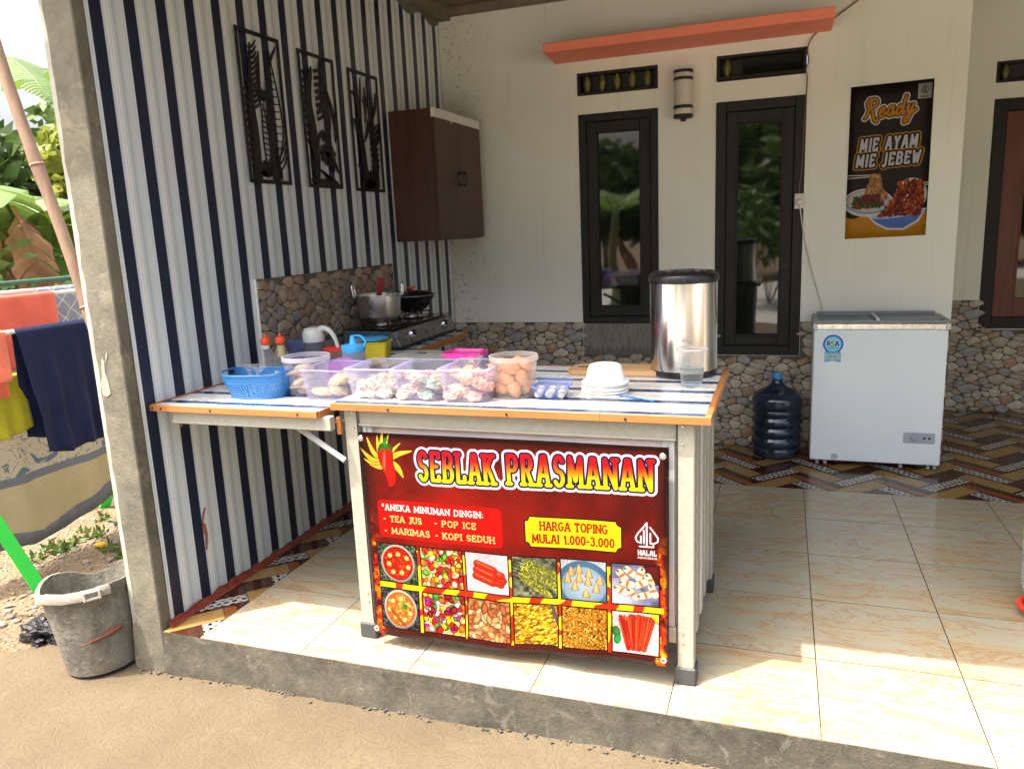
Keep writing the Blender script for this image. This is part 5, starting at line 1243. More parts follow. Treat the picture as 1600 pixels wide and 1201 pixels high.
# eggs
round_tub('egg_tub', 'round milky tub of brown eggs near the middle of the serving table', -.516, -.085, ZT, .064, .074, .130, p_white, cat='tub')
m_egg = M('brown egg shell', (.62, .30, .15), .45, var=.08, scale=40)
prof = [(0, -.0285)]+[(.0215*math.sin(a)*(1-.10*math.cos(a)), -.0285*math.cos(a)) for a in [PI*k/12 for k in range(1, 12)]]+[(0, .0285)]
k = 0
for lay, rad, cnt, off in ((0, .039, 5, .3), (1, .040, 5, .95), (2, .038, 4, .1)):
    for i in range(cnt):
        a = off+2*PI*i/cnt-PI/2
        o = obj('egg', lathe(B(), prof, 20), m_egg, None, (-.516+rad*math.cos(a), -.085+rad*math.sin(a), ZT+.030+lay*.033), smooth=True) if k == 0 else None
        if k == 0: egg0 = o
        else: o = egg0.copy(); COL.objects.link(o); o.location = (-.516+rad*math.cos(a), -.085+rad*math.sin(a), ZT+.030+lay*.033)
        o.rotation_euler = (r_.uniform(.3, 1.4), r_.uniform(-.6, .6), a); tag(o, 'brown hen egg in the round milky tub', 'egg', 'eggs in the round milky tub'); k += 1
# small blue box of quail eggs with an open lid
qb = food_box('quail_egg_box', 'small blue clear box of white quail eggs with its lid raised behind', -.394, -.092, ZT, .104, .080, .038, p_blue, 0, .1, None)
bm = B(); loft(bm, [(rrect(.108, .020, .004), 0), (rrect(.114, .024, .004), .026)], True, False); bmesh.ops.rotate(bm, verts=bm.verts, matrix=Matrix.Rotation(math.radians(-20), 3, 'X')); obj('lid', bm, p_blue, qb, (0, .048, .030), smooth=True, auto=40)
for i in range(9):
    o = obj('quail_egg', lathe(B(), [(r*.55, z*.5) for r, z in prof], 14), f_white, None, (-.394-.036+.036*(i % 3), -.112+.019*(i//3), ZT+.014+.004*(i//3)), smooth=True); o.rotation_euler = (1.4, r_.uniform(-1, 1), r_.uniform(0, 3)); tag(o, 'peeled white quail egg in the small blue box', 'quail egg', 'quail eggs in the small blue box')
# foam bowls, upside down
bp = [(0, .058), (.040, .058), (.047, .055), (.052, .048), (.063, .008), (.066, .005), (.0735, .004), (.0745, 0), (.0735, -.001), (.064, .0), (.060, .006), (.049, .046), (.044, .052), (0, .053)]
labs = ['lowest white foam bowl of the upturned stack', 'second white foam bowl from the bottom of the upturned stack', 'third white foam bowl from the bottom of the upturned stack', 'topmost upturned white foam bowl of the stack on the serving table']
for i, (z, l) in enumerate(zip((.001, .012, .023, .050), labs)):
    pz = bp if i == 3 else [(a, b_*.96) for a, b_ in bp]
    o = obj('foam_bowl', lathe(B(), [(a, b_) for a, b_ in bp], 48), m_foam, None, (-.244+.001*i, -.010, ZT+z*.86+.001), smooth=True, auto=50); tag(o, l, 'bowl', 'upturned foam bowls stacked on the table')
    if i == 3: o.location.z = ZT+.037
# steel water cooler
ck = thing('drink_cooler', 'tall stainless steel drinks cooler with a black lid at the back of the table', 'cooler', (-.042, .338, ZT))
bm = B(); lathe(bm, [(.108, .022), (.113, .024), (.113, .318), (.108, .322)], 64); obj('body', bm, m_steel, ck, smooth=True, auto=40)
bm = B(); lathe(bm, [(0, .001), (.108, .001), (.1125, .006), (.1125, .021), (.109, .0235)], 64); obj('base', bm, m_blackpl, ck, smooth=True, auto=40)
bm = B(); lathe(bm, [(.112, .316), (.1165, .320), (.1165, .338), (.113, .346), (.100, .353), (.085, .356), (.045, .355), (.04, .352), (0, .352)], 64); lid = obj('lid', bm, m_blackpl, ck, smooth=True, auto=40)
obj('grip', Bx(-.035, .035, -.012, .012, .352, .361, .003, 2), m_blackpl, lid)
for k in range(6): a = -2.6+k*.38; obj('vent_slot', Bx(-.010, .010, -.003, .003, 0, .003, .001, 1), m_rubber, lid, (.088*math.cos(a), .088*math.sin(a), .3555)).rotation_euler = (0, 0, a+PI/2)
# cup of water
cu = thing('water_cup', 'clear plastic cup half full of water in front of the steel cooler', 'cup', (.009, .128, ZT))
bm = B(); lathe(bm, [(0, .003), (.031, .002), (.033, .006), (.0445, .120), (.0485, .121), (.0485, .125), (.0435, .125), (.0325, .008), (0, .005)], 40); obj('cup', bm, p_cup, cu, smooth=True, auto=40)
s = NT('water'); s.base((.75, .84, .88), .02); s.bsdf.inputs['Transmission Weight'].default_value = 1; s.bsdf.inputs['IOR'].default_value = 1.15; m_water = s.m
bm = B(); lathe(bm, [(0, .007), (.031, .007), (.0365, .058), (0, .058)], 40); obj('water', bm, m_water, cu, smooth=True, auto=40)
bm = B(); lathe(bm, [(.0450, .118), (.0490, .1195), (.0500, .1225), (.0485, .1255), (.0440, .125)], 40); obj('rim', bm, plastic('cup rim plastic', (.9, .92, .92), .6, .15), cu, smooth=True)
# chopping board
cbm = B(); pts = [(-.170, -.062), (.16, -.062), (.165, -.05), (.165, .07), (.155, .08), (-.10, .08), (-.16, .062), (-.185, .03), (-.19, -.03)]
prism(cbm, pts, lambda x, y, l: (x, y, l), .020); bmesh.ops.bevel(cbm, geom=[e for e in cbm.edges if abs(e.verts[0].co.z-e.verts[1].co.z) < .001], offset=.003, segments=2, affect='EDGES')
cbo = thing('chopping_board', 'worn wooden chopping board lying behind the foam bowls', 'board', (-.255, .325, ZT+.001)); obj('board', cbm, m_board, cbo, smooth=True, auto=35)
bm = B(); prism(bm, [tuple(p) for p in rrect(.05, .016, .007)], lambda x, y, l: (x, y, l), .0004); obj('handle_slot', bm, M('dark slot', (.02, .015, .01), .8), cbo, (-.135, .0, .0201))
# loose strip of blue film
bm = B(); pts = smooth_path([(-.290, -.030, ZT+.002), (-.20, -.052, ZT+.007), (-.13, -.080, ZT+.004), (-.075, -.100, ZT+.002)], 5)
for a, b_ in zip(pts, pts[1:]):
    w = Vector((.003, .007, 0)); bm.faces.new([bm.verts.new(p) for p in (a-w, b_-w*.5, b_+w*.5, a+w)])
bmesh.ops.remove_doubles(bm, verts=bm.verts[:], dist=1e-5); bmesh.ops.solidify(bm, geom=bm.faces[:], thickness=.001)
tag(obj('plastic_strip', bm, M('bright blue film', (.05, .30, .75), .3)), 'thin curled strip of bright blue plastic lying beside the foam bowls', 'strip')
# covered containers behind the boxes
gc = thing('round_container', 'round grey container with a dark oval badge on its lid behind the boxes', 'container', (-1.005, .245, ZK+.02))
bm = B(); lathe(bm, [(0, 0), (.090, 0), (.105, .058), (.108, .062)], 44); obj('body', bm, p_grey, gc, smooth=True, auto=50)
bm = B(); lathe(bm, [(.112, .058), (.113, .066), (.104, .072), (.09, .075), (0, .077)], 44); gl_ = obj('lid', bm, p_grey, gc, smooth=True, auto=50)
bm = B(); lathe(bm, [(0, .0012), (.022, .0012), (.023, 0)], 24); o = obj('badge', bm, M('navy badge', (.02, .03, .12), .4), gl_, (.01, 0, .0765), smooth=True); o.scale = (1, .55, 1)
pk = thing('square_container', 'square violet container with a bright pink lid behind the heaped snack box', 'container', (-.845, .300, ZT+.0))
obj('body', bx_open(B(), .140, .125, .062, .020, .12), p_violet, pk, smooth=True, auto=40)
bm = B(); loft(bm, [(rrect(.152, .137, .024), .058), (rrect(.154, .139, .024), .073), (rrect(.146, .131, .022), .077), (rrect(.128, .112, .018), .077), (rrect(.124, .108, .018), .070)], True, True); obj('lid', bm, M('pink plastic lid', (.85, .06, .38), .3, var=.03), pk, smooth=True, auto=40)
pl = thing('lilac_lid', 'round lilac lid with a cross rib leaning behind the low violet box', 'lid', (-1.262, .095, ZK+.052)); pl.rotation_euler = (math.radians(38), math.radians(6), 0)
bm = B(); lathe(bm, [(0, .004), (.060, .004), (.068, .002), (.070, -.006), (.066, -.006), (.064, .0), (0, .002)], 36); obj('disc', bm, p_lilac, pl, smooth=True, auto=50)
for a in (0, 1): bm = B(); box(bm, -.06, .06, -.003, .003, .004, .007, .001, 1); obj('rib', bm, p_lilac, pl).rotation_euler = (0, 0, .6+a*PI/2)
# squeeze bottle
sq = thing('squeeze_bottle', 'clear squeeze bottle with a bright blue cap and looped strap', 'bottle', (-1.262, .205, ZK)); m_cy = M('sky blue plastic', (.06, .45, .85), .35, var=.03)
bm = B(); lathe(bm, [(0, 0), (.040, 0), (.043, .004), (.043, .112), (.040, .118), (0, .118)], 32); obj('body', bm, plastic('pale blue clear plastic', (.52, .62, .82), .5, .3), sq, smooth=True, auto=50)
bm = B(); lathe(bm, [(.044, .108), (.045, .112), (.045, .130), (.040, .134), (.016, .137), (.013, .142), (.008, .168), (0, .170)], 32); cpp = obj('cap', bm, m_cy, sq, smooth=True, auto=50)
bm = B(); tube(bm, smooth_path([(.004, 0, .166), (.030, .0, .168), (.052, 0, .152), (.050, 0, .128), (.030, 0, .119)], 6), .004, 6); obj('strap', bm, m_cy, cpp, smooth=True)
# pump jug
pj = thing('pump_jug', 'smoky clear jug with a white lid and long curved spout by the stone splash panel', 'jug', (-1.575, .415, ZK))
bm = B(); lathe(bm, [(0, 0), (.042, 0), (.045, .004), (.043, .09), (.040, .118), (0, .118)], 32); obj('body', bm, plastic('smoky plastic', (.32, .30, .36), .62, .2), pj, smooth=True, auto=50)
m_ws = M('white spout plastic', (.72, .74, .68), .35, var=.03)
bm = B(); lathe(bm, [(.042, .112), (.045, .118), (.045, .150), (.038, .166), (.02, .172), (0, .172)], 28); h_ = obj('lid', bm, m_ws, pj, smooth=True, auto=50)
bm = B(); tube(bm, smooth_path([(.02, 0, .158), (.05, 0, .168), (.082, .0, .155), (.105, 0, .12), (.118, 0, .06)], 6), [.012]*12+[.010]*6+[.008]*7, 8); obj('spout', bm, m_ws, h_, smooth=True)
bm = B(); lathe(bm, [(0, .004), (.040, .004), (.0405, .020), (0, .020)], 24); obj('syrup', bm, M('brown syrup', (.10, .035, .01), .2), pj, smooth=True, auto=50)
# yellow box, red lidded pot, violet tub, two sauce bottles
yb_ = thing('yellow_box', 'yellow ribbed plastic box with an open rim beside the gas cooker', 'box', (-1.395, .60, ZK), math.radians(14))
obj('tub', bx_open(B(), .135, .11, .088, .014, .16), M('yellow plastic', (.72, .58, .03), .35, var=.04), yb_, smooth=True, auto=40)
for k in range(3): obj('rib', Bx(-.045+k*.042, -.039+k*.042, -.052, -.046, .012, .066, .001, 1), MATS['yellow plastic'], yb_)
bm = B(); tube(bm, [(-.075, -.058, .092), (-.045, -.062, .088)], .010, 8); obj('red_clip', bm, M('red plastic', (.80, .05, .03), .35, var=.03), yb_, smooth=True)
bl = thing('blue_lid', 'sky blue lid resting flat on the yellow box', 'lid', (-1.42, .605, ZK+.092)); bm = B(); loft(bm, [(rrect(.145, .115, .03), 0), (rrect(.15, .12, .03), .006), (rrect(.13, .10, .03), .010)]); obj('disc', bm, m_cy, bl, smooth=True, auto=40)
rp = thing('red_lid_pot', 'clear pot with a bright red lid between the pump jug and squeeze bottle', 'pot', (-1.48, .44, ZK))
bm = B(); lathe(bm, [(0, 0), (.048, 0), (.054, .076)], 32); obj('body', bm, plastic('beige clear plastic', (.55, .45, .36), .55, .3), rp, smooth=True)
bm = B(); lathe(bm, [(.058, .072), (.060, .082), (.052, .088), (0, .090)], 32); obj('lid', bm, MATS['red plastic'], rp, smooth=True, auto=50)
vt = thing('violet_tub', 'small clear violet tub with dark contents against the stone splash panel', 'tub', (-1.665, .47, ZK+.03)); obj('tub', bx_open(B(), .115, .10, .085, .02, .15), p_blue, vt, smooth=True, auto=40)
obj('contents', blob(B(), (0, 0, .03), (.045, .038, .022), .4, 3, 4), M('dark leaves', (.04, .05, .05), .6), vt, smooth=True); obj('stand', Bx(-.045, .045, -.04, .04, -.03, .002, .004, 1), M('dark cloth', (.05, .035, .03), .9), vt)
for i, (x, y, l, mm) in enumerate(((-1.628, .165, 'clear sauce bottle with a red cap, nearest the striped wall', p_cup), (-1.585, .20, 'sauce bottle with a red cap and yellow ridged neck, right of the other', None))):
    t = thing('sauce_bottle', l, 'bottle', (x, y, ZK), 0, 'red capped sauce bottles')
    bm = B(); lathe(bm, [(0, 0), (.028, 0), (.030, .004), (.030, .085), (.024, .105), (.013, .128), (.012, .142)], 24); obj('body', bm, plastic('clear bottle plastic', (.78, .80, .78), .22, .1), t, smooth=True, auto=50)
    bm = B(); 
    if i: lathe(bm, [(.0155, .085), (.0155, .09), (.013, .094), (.0155, .098), (.013, .103), (.0155, .108), (.013, .113), (.0155, .118), (.013, .124), (.0155, .13)], 18)
    else: lathe(bm, [(.014, .120), (.014, .134)], 18)
    obj('neck', bm, M('yellow neck', (.60, .50, .16), .4) if i else MATS['white spout plastic'], t, smooth=True)
    bm = B(); lathe(bm, [(.0165, .136), (.019, .140), (.019, .156), (.014, .163), (.006, .165), (.004, .178), (0, .179)], 20); obj('cap', bm, M('orange red plastic', (.85, .09, .03), .4, var=.03), t, smooth=True, auto=50)

# ------------------------------------------------------------------ gas cooker with pots
gs = thing('gas_cooker', 'low black and steel two burner gas cooker on the counter by the stone splash panel', 'cooker', (-1.565, 1.205, ZK)); 
m_ck = M('cooker dark glass', (.03, .014, .018), .08, var=.2); m_cs = M('cooker grey steel', (.20, .20, .19), .3, metal=.6, var=.15)
bm = B(); prism(bm, [(-.150, .016), (.155, .016), (.155, .024), (.118, .088), (-.150, .096)], lambda x, y, l: (x, -.335+l, y), .67); bmesh.ops.bevel(bm, geom=bm.edges[:], offset=.003, segments=1, affect='EDGES'); obj('body', bm, m_cs, gs, smooth=True, auto=30)
obj('glass_top', Bx(-.15, .112, -.338, .338, .0965, .101, .001, 1), m_ck, gs); obj('base_tray', Bx(-.148, .150, -.330, .330, .003, .0155), m_black, gs)
obj('end_panel', Bx(-.13, .10, -.3385, -.3355, .030, .085, .001, 1), M('painted blue reflection', (.03, .12, .20), .1), gs)  # the blue reflection on the cooker end is put into its colour
for sy in (-1, 1):
    bu = obj('burner', lathe(B(), [(0, .101), (.095, .101), (.100, .104), (.088, .106), (.05, .104), (.045, .116), (.03, .118), (.028, .112), (0, .112)], 32, c=(-.03, sy*.165, 0)), m_alu, gs, smooth=True, auto=40)
    bm = B()
    for k in range(4):
        a = PI/4+k*PI/2; c, s_ = math.cos(a), math.sin(a); tube(bm, [(-.03+.10*c, sy*.165+.10*s_, .104), (-.03+.10*c, sy*.165+.10*s_, .128), (-.03+.04*c, sy*.165+.04*s_, .128)], .0045, 5)
    obj('pan_support', bm, m_black, bu)
    kn = obj('knob', lathe(B(), [(0, .020), (.016, .020), (.020, .012), (.021, 0)], 24), m_alu2, gs, (.139, sy*.19, .058), smooth=True, auto=40); kn.rotation_euler = (0, math.radians(60), 0)
    kc = obj('knob_grip', Bx(-.005, .005, -.017, .017, .020, .030, .002, 1), m_blackpl, kn); kc.rotation_euler = (0, 0, .5); obj('knob_face', lathe(B(), [(0, .0225), (.0165, .0225), (.018, .0205)], 20), m_blackpl, kn, smooth=True, auto=40)
pt = thing('cooking_pot', 'dented aluminium pot with two loop handles on the nearer burner', 'pot', (-1.60, 1.035, ZK+.129), .35)
bm = B(); lathe(bm, [(0, 0), (.085, 0), (.098, .008), (.104, .02), (.110, .118), (.116, .121), (.116, .124), (.107, .124), (.100, .02), (.09, .006), (0, .004)], 48); obj('body', bm, m_alu, pt, smooth=True, auto=50)
for s_ in (-1, 1):
    bm = B(); tube(bm, smooth_path([(s_*.112, -.028, .112), (s_*.119, -.030, .135), (s_*.122, -.028, .165), (s_*.122, -.018, .176), (s_*.122, .018, .176), (s_*.122, .028, .165), (s_*.119, .030, .135), (s_*.112, .028, .112)], 4), .0058, 7); obj('handle', bm, m_alu2, pt, smooth=True)
sn = thing('red_spatula', 'dark red plastic spatula standing in the aluminium pot', 'spatula', (-1.60, 1.03, ZK+.135)); bm = B()
loft(bm, [([(-.010, -.003), (.010, -.003), (.010, .003), (-.010, .003)], .02), ([(-.003, -.003), (.025, -.003), (.025, .003), (-.003, .003)], .13), ([(.010, -.004), (.046, -.004), (.046, .003), (.010, .003)], .195)]); obj('blade', bm, M('dark red plastic', (.30, .02, .02), .45, var=.2), sn)
wk = thing('black_wok', 'black wok with a black lid and red knob on the farther burner', 'wok', (-1.585, 1.37, ZK+.129))
bm = B(); lathe(bm, [(0, 0), (.045, .0), (.075, .018), (.105, .055), (.118, .082), (.122, .084), (.118, .086), (.10, .058), (0, .006)], 44); obj('bowl', bm, m_blackpl, wk, smooth=True, auto=50)
bm = B(); lathe(bm, [(.120, .087), (.121, .092), (.09, .106), (.04, .113), (0, .115)], 44); ld = obj('lid', bm, m_blackpl, wk, smooth=True, auto=50)
bm = B(); lathe(bm, [(.118, .0855), (.1235, .087), (.1235, .089), (.119, .0905)], 44); obj('lid_rim', bm, m_alu, wk, smooth=True)
bm = B(); lathe(bm, [(.008, .113), (.010, .122), (.024, .126), (.024, .132), (0, .134)], 20); obj('knob', bm, MATS['red plastic'], ld, smooth=True, auto=40)

# ------------------------------------------------------------------ freezer, water bottle, bag at the right edge
fz = thing('chest_freezer', 'white chest freezer with sliding glass top and a round blue badge against the back wall', 'freezer', (0, 0, 0))
fx0, fx1, fy0, fy1 = .440, 1.072, 2.004, 2.300
bm = B(); box(bm, fx0, fx1, fy0, fy1, .034, .748, .008, 3); obj('cabinet', bm, m_fridge, fz, smooth=True, auto=40)
obj('collar', Bx(fx0-.004, fx1+.006, fy0-.004, fy1, .749, .780, .003, 1), m_alu2, fz); obj('collar_corner', Bx(fx0-.006, fx0+.018, fy0-.006, fy1, .7485, .782, .003, 1), m_pale_steel, fz); obj('collar_corner', Bx(fx1-.018, fx1+.008, fy0-.006, fy1, .7485, .782, .003, 1), m_pale_steel, fz)
tp = B(); box(tp, fx0-.002, fx0+.022, fy0, fy1, .7825, .797); box(tp, fx1-.02, fx1+.004, fy0, fy1, .7825, .797); box(tp, fx0+.022, fx1-.02, fy0, fy0+.016, .7826, .794); box(tp, fx0+.022, fx1-.02, fy1-.016, fy1, .7826, .812); obj('top_frame', tp, M('grey top frame', (.25, .26, .26), .4), fz)
pg = plastic('freezer glass', (.55, .60, .62), .42, .03); obj('sliding_glass', Bx(fx0+.023, .765, fy0+.017, fy1-.017, .788, .792), pg, fz); obj('sliding_glass', Bx(.74, fx1-.022, fy0+.018, fy1-.017, .796, .800), pg, fz)
obj('liner', Bx(fx0+.023, fx1-.021, fy0+.017, fy1-.017, .755, .783), m_fridge, fz); obj('glass_edge', Bx(.738, .756, fy0+.017, fy1-.017, .793, .803), m_pale_steel, fz)
pn = obj('control_panel', Bx(.893, 1.041, fy0-.004, fy0-.0005, .152, .209, .001, 1), M('grey control panel', (.36, .38, .45), .4), fz)
dl = obj('dial', lathe(B(), [(0, .010), (.010, .010), (.014, .003), (.015, 0)], 20), M('grey dial', (.40, .42, .48), .35), pn, (.942, fy0-.004, .181), smooth=True, auto=40); dl.rotation_euler = (PI/2, 0, 0)
for k in range(8):
    a = k*PI/4; o = obj('dial_mark', Bx(.0175, .0225, -.0008, .0008, 0, .0004), m_black, pn, (.942, fy0-.0042, .181)); o.rotation_euler = (PI/2, -a, 0)
bm = B(); box(bm, -.012, .012, -.0022, .0022, .010, .016, .001, 1); o = obj('dial_grip', bm, MATS['grey dial'], pn, (.942, fy0-.004, .181)); o.rotation_euler = (PI/2, -.6, 0)
for x in (.992, 1.015): o = obj('indicator', lathe(B(), [(0, .0015), (.006, .0015), (.0065, 0)], 14), m_black, pn, (x, fy0-.0042, .181), smooth=True, auto=40); o.rotation_euler = (PI/2, 0, 0)
o = obj('drain_plug', lathe(B(), [(0, .002), (.013, .002), (.0165, .003), (.0175, 0)], 20), M('grey plug', (.42, .44, .46), .5), fz, (.563, fy0-.0005, .058), smooth=True, auto=40); o.rotation_euler = (PI/2, 0, 0)
for x in (fx0+.04, fx0+.08, fx1-.18, fx1-.05, fx1-.02): 
    bm = B(); lathe(bm, [(0, -.008), (.017, -.008), (.017, .008), (0, .008)], 14); o = obj('caster', bm, M('caster grey', (.30, .30, .28), .5), fz, (x, fy0+.04, .0175), smooth=True, auto=40); o.rotation_euler = (0, PI/2, 0)
bm = B(); uvl = bm.loops.layers.uv.new('UVMap'); out = arc(0, .0, .05, .05, 225, -45, 24); out = [(x, z-.05) for x, z in out]+[(.040, -.092), (.040, -.148), (0, -.139), (-.040, -.148), (-.040, -.092)]
f = bm.faces.new([bm.verts.new((x, 0, z)) for x, z in out][::-1])
for l in f.loops: l[uvl].uv = ((l.vert.co.x+.0542)/.1084, (l.vert.co.z+.1525)/.1525)
r = bmesh.ops.extrude_face_region(bm, geom=[f]); 
for v in [g for g in r['geom'] if isinstance(g, bmesh.types.BMVert)]: v.co.y += .0006
obj('badge', bm, m_badge, fz, (.536, fy0-.001, .722))
wb = thing('water_gallon', 'dark blue ribbed refill water bottle with a light blue cap standing beside the chest freezer', 'water bottle', (.262, 2.178, 0))
s = NT('dark blue bottle'); s.base(s.ramp(s.noise(s.obj(), 6, 3), [(.3, (.006, .012, .022)), (.7, (.018, .034, .055))]), .12, 0, .7); m_wb = s.m
prof_ = [(0, .006), (.09, .001), (.118, .004), (.126, .014), (.127, .050), (.122, .058), (.122, .064), (.131, .072), (.133, .092), (.131, .110), (.122, .119), (.122, .126), (.131, .135), (.133, .152), (.131, .168), (.122, .177), (.122, .184), (.131, .193), (.133, .209), (.131, .226), (.122, .236), (.122, .244), (.130, .254), (.132, .268), (.128, .278), (.124, .284), (.130, .292), (.134, .305), (.134, .332), (.126, .355), (.105, .375), (.070, .392), (.048, .404), (.034, .418), (.027, .432), (.026, .448), (.026, .462)]
obj('body', lathe(B(), prof_, 48), m_wb, wb, smooth=True, auto=60); obj('cap', lathe(B(), [(.0275, .446), (.029, .449), (.029, .477), (.026, .483), (0, .484)], 28), M('light blue cap', (.05, .25, .48), .35), wb, smooth=True, auto=50)
sbg = thing('shopping_bag', 'bag with a green top, black and white print and red base ring', 'bag', (1.186, .45, 0))
bm = B(); loft(bm, [(rrect(.21, .13, .05), .035), (rrect(.26, .15, .05), .10), (rrect(.27, .14, .04), .26)], True, False); s = NT('black and white floral print'); n = s.noise(s.obj(), 22, 4, .6, 2.0); s.base(s.ramp(n, [(.42, (.70, .70, .72)), (.48, (.25, .27, .33)), (.56, (.75, .75, .75)), (.60, (.03, .03, .05))]), .5); obj('printed_body', bm, s.m, sbg, smooth=True)
bm = B(); loft(bm, [(rrect(.272, .142, .04), .258), (rrect(.27, .12, .03), .36), (rrect(.25, .05, .02), .44)], False, True); obj('green_top', bm, M('bright green cloth', (.18, .55, .05), .6), sbg, smooth=True)
bm = B(); tube(bm, [(.135*math.cos(a), .095*math.sin(a), .014+.02*(math.cos(a) < -.3)) for a in [2*PI*k/28 for k in range(29)]], .010, 8, False); obj('base_ring', bm, MATS['red plastic'], sbg, smooth=True)
# ------------------------------------------------------------------ bucket and litter beside the pier
bu = thing('mortar_bucket', 'battered grey cement-caked bucket with a broken rim beside the wall end', 'bucket', (-2.055, -.40, gz(-2.05)+.004)); bu.rotation_euler = (math.radians(-2), math.radians(-3), .4)
s = NT('mortar caked plastic'); v = s.obj(); a = s.noise(s.mapping(v, (1, 1, .6)), 14, 6, .75, .6); b_ = s.noise(v, 55, 4, .7)
c = s.mix(s.ramp(a, [(.38, 0.), (.62, 1.)]), (.115, .105, .08), (.20, .19, .15)); c = s.mix(s.ramp(b_, [(.58, 0.), (.68, .7)]), c, (.32, .30, .25)); c = s.mix(s.ramp(s.noise(v, 6, 3), [(.6, 0.), (.7, .5)]), c, (.33, .26, .16)); s.base(c, .8); s.bump(s.math('ADD', a, b_), .7, .008); m_mort = s.m
n = 56; bm = B(); rb, rt_, H = .122, .160, .335
def brk(a): return -.018*max(0, math.sin(a*2+.5))**3-.05*max(0, math.cos(a-1.9))**8+.004*mnoise.noise(Vector((a*4, 0, 0)))
secs = [(0, .004, 0), (rb-.01, 0, 0), (rb, .006, 0), (rb+(rt_-rb)*.35, H*.35, 0), (rb+(rt_-rb)*.7, H*.7, 0), (rt_-.004, H-.030, .3), (rt_, H-.026, .4), (rt_+.0005, H, 1), (rt_-.006, H, 1), (rt_-.010, H*.7, 0), (rb-.008, .02, 0), (0, .02, 0)]
rings = []
for r, z, k in secs:
    rings.append([bm.verts.new((0, 0, z))] if r == 0 else [bm.verts.new((r*math.cos(2*PI*i/n)*(1+.02*math.cos(4*PI*i/n)), r*math.sin(2*PI*i/n), z+k*brk(2*PI*i/n))) for i in range(n)])
for a, b_ in zip(rings, rings[1:]):
    for i in range(n):
        j = (i+1) % n
        if len(a) == 1: bm.faces.new([a[0], b_[i], b_[j]])
        elif len(b_) == 1: bm.faces.new([a[i], a[j], b_[0]])
        else: bm.faces.new([a[i], a[j], b_[j], b_[i]])
obj('shell', bm, m_mort, bu, smooth=True, auto=50)
m_brim = M('chalky broken rim', (.50, .46, .38), .8, var=.2, scale=40, bump=.4)
bm = B(); aa = [math.radians(q) for q in range(150, 322, 6)]; A_ = []
for a in aa: 
    z = H-.004+brk(a); A_.append([bm.verts.new((r*math.cos(a+.0), r*math.sin(a), z+dz)) for r, dz in ((rt_+.001, -.030), (rt_+.012, -.028), (rt_+.014, -.004), (rt_+.008, .004), (rt_-.004, .003))])
for p, q in zip(A_, A_[1:]):
    for i in range(4): bm.faces.new([p[i], p[i+1], q[i+1], q[i]])
bmesh.ops.solidify(bm, geom=bm.faces[:], thickness=.003); obj('broken_rim', bm, m_brim, bu, smooth=True, auto=50)
bm = B(); a = math.radians(-62); lug = obj('handle_lug', frame_bm(-.028, .028, -.017, .017, .009, -.006, .012, True, .002), m_brim, bu, ((rt_+.014)*math.cos(a), (rt_+.014)*math.sin(a), H-.018)); lug.rotation_euler = (0, 0, a+PI/2); bm.free()
bm = B(); tube(bm, smooth_path([((rb+.02)*math.cos(q)+.002*math.cos(q), (rb+.021)*math.sin(q), .135+.028*k/4) for k, q in enumerate([math.radians(w) for w in (-88, -74, -60, -46, -32)])], 4), [.0015]*4+[.006]*6+[.009]*7, 6); obj('split', bm, M('rust in split', (.16, .05, .02), .8), bu, smooth=True)
m_bb = M('black bin plastic', (.010, .010, .012), .30, bump=.9, bscale=38, dist=.02)
bb = thing('black_plastic_bag', 'crumpled black plastic bag lying on the earth behind the bucket', 'bag', (-2.44, -.33, -.175))
bm = B(); blob(bm, (0, 0, .03), (.11, .055, .042), .62, 2.0, 7, 4); blob(bm, (.07, .03, .05), (.075, .05, .050), .62, 2.3, 17, 4); obj('film', bm, m_bb, bb, smooth=True, auto=24)
tag(obj('white_plastic_scrap', blob(B(), (-2.48, -.20, -.165), (.07, .035, .010), .6, 2.5, 3, 3), M('white film', (.7, .7, .68), .4), smooth=True), 'flattened scrap of white plastic behind the black bag', 'litter')

# ------------------------------------------------------------------ clothes rack with washing
rk = thing('clothes_rack', 'folding clothes rack with white rails and bright green legs in the yard', 'clothes rack', (-2.9, .15, -.18))
m_rail = M('white rail', (.66, .66, .64), .4); m_gr = M('bright green plastic', (.03, .55, .06), .35, var=.05)
def rk_tube(name, pts, r, m, nn=10): return obj(name, tube(B(), [Vector(p)-rk.location for p in pts], r, nn), m, rk, smooth=True, auto=50)
RAILS = {'navy': (-2.80, 1.003), 'red': (-3.06, 1.130), 'grey': (-3.115, 1.150), 'yellow': (-2.86, .806)}
for (x, z) in RAILS.values(): rk_tube('rail', [(x, -.45, z), (x, .95, z)], .010, m_rail)
rk_tube('top_bar', [(-3.22, -.45, 1.185), (-3.22, .95, 1.19)], .012, M('dark green enamel', (.04, .10, .06), .4))
def flat_leg(p, q, w=.026, th=.010):
    p, q = Vector(p)-rk.location, Vector(q)-rk.location; bm = B(); d = (q-p).normalized(); s1 = d.cross(Vector((.83, -.55, 0))).normalized(); u = d.cross(s1)
    vs = [bm.verts.new(c+s1*a*w+u*b_*th) for c in (p, q) for a, b_ in ((-1, -1), (1, -1), (1, 1), (-1, 1))]
    for f in ((0, 1, 2, 3), (7, 6, 5, 4), (0, 4, 5, 1), (1, 5, 6, 2), (2, 6, 7, 3), (3, 7, 4, 0)): bm.faces.new([vs[i] for i in f])
    bmesh.ops.bevel(bm, geom=bm.edges[:], offset=.003, segments=1, affect='EDGES'); return obj('leg', bm, m_gr, rk)
flat_leg((-2.585, -.148, -.185), (-2.95, -.44, 1.14)); flat_leg((-2.56, .93, -.185), (-3.1, .93, 1.14)); flat_leg((-3.5, -.42, -.185), (-2.80, -.45, 1.01)); flat_leg((-3.5, .95, -.185), (-2.8, .95, 1.01))
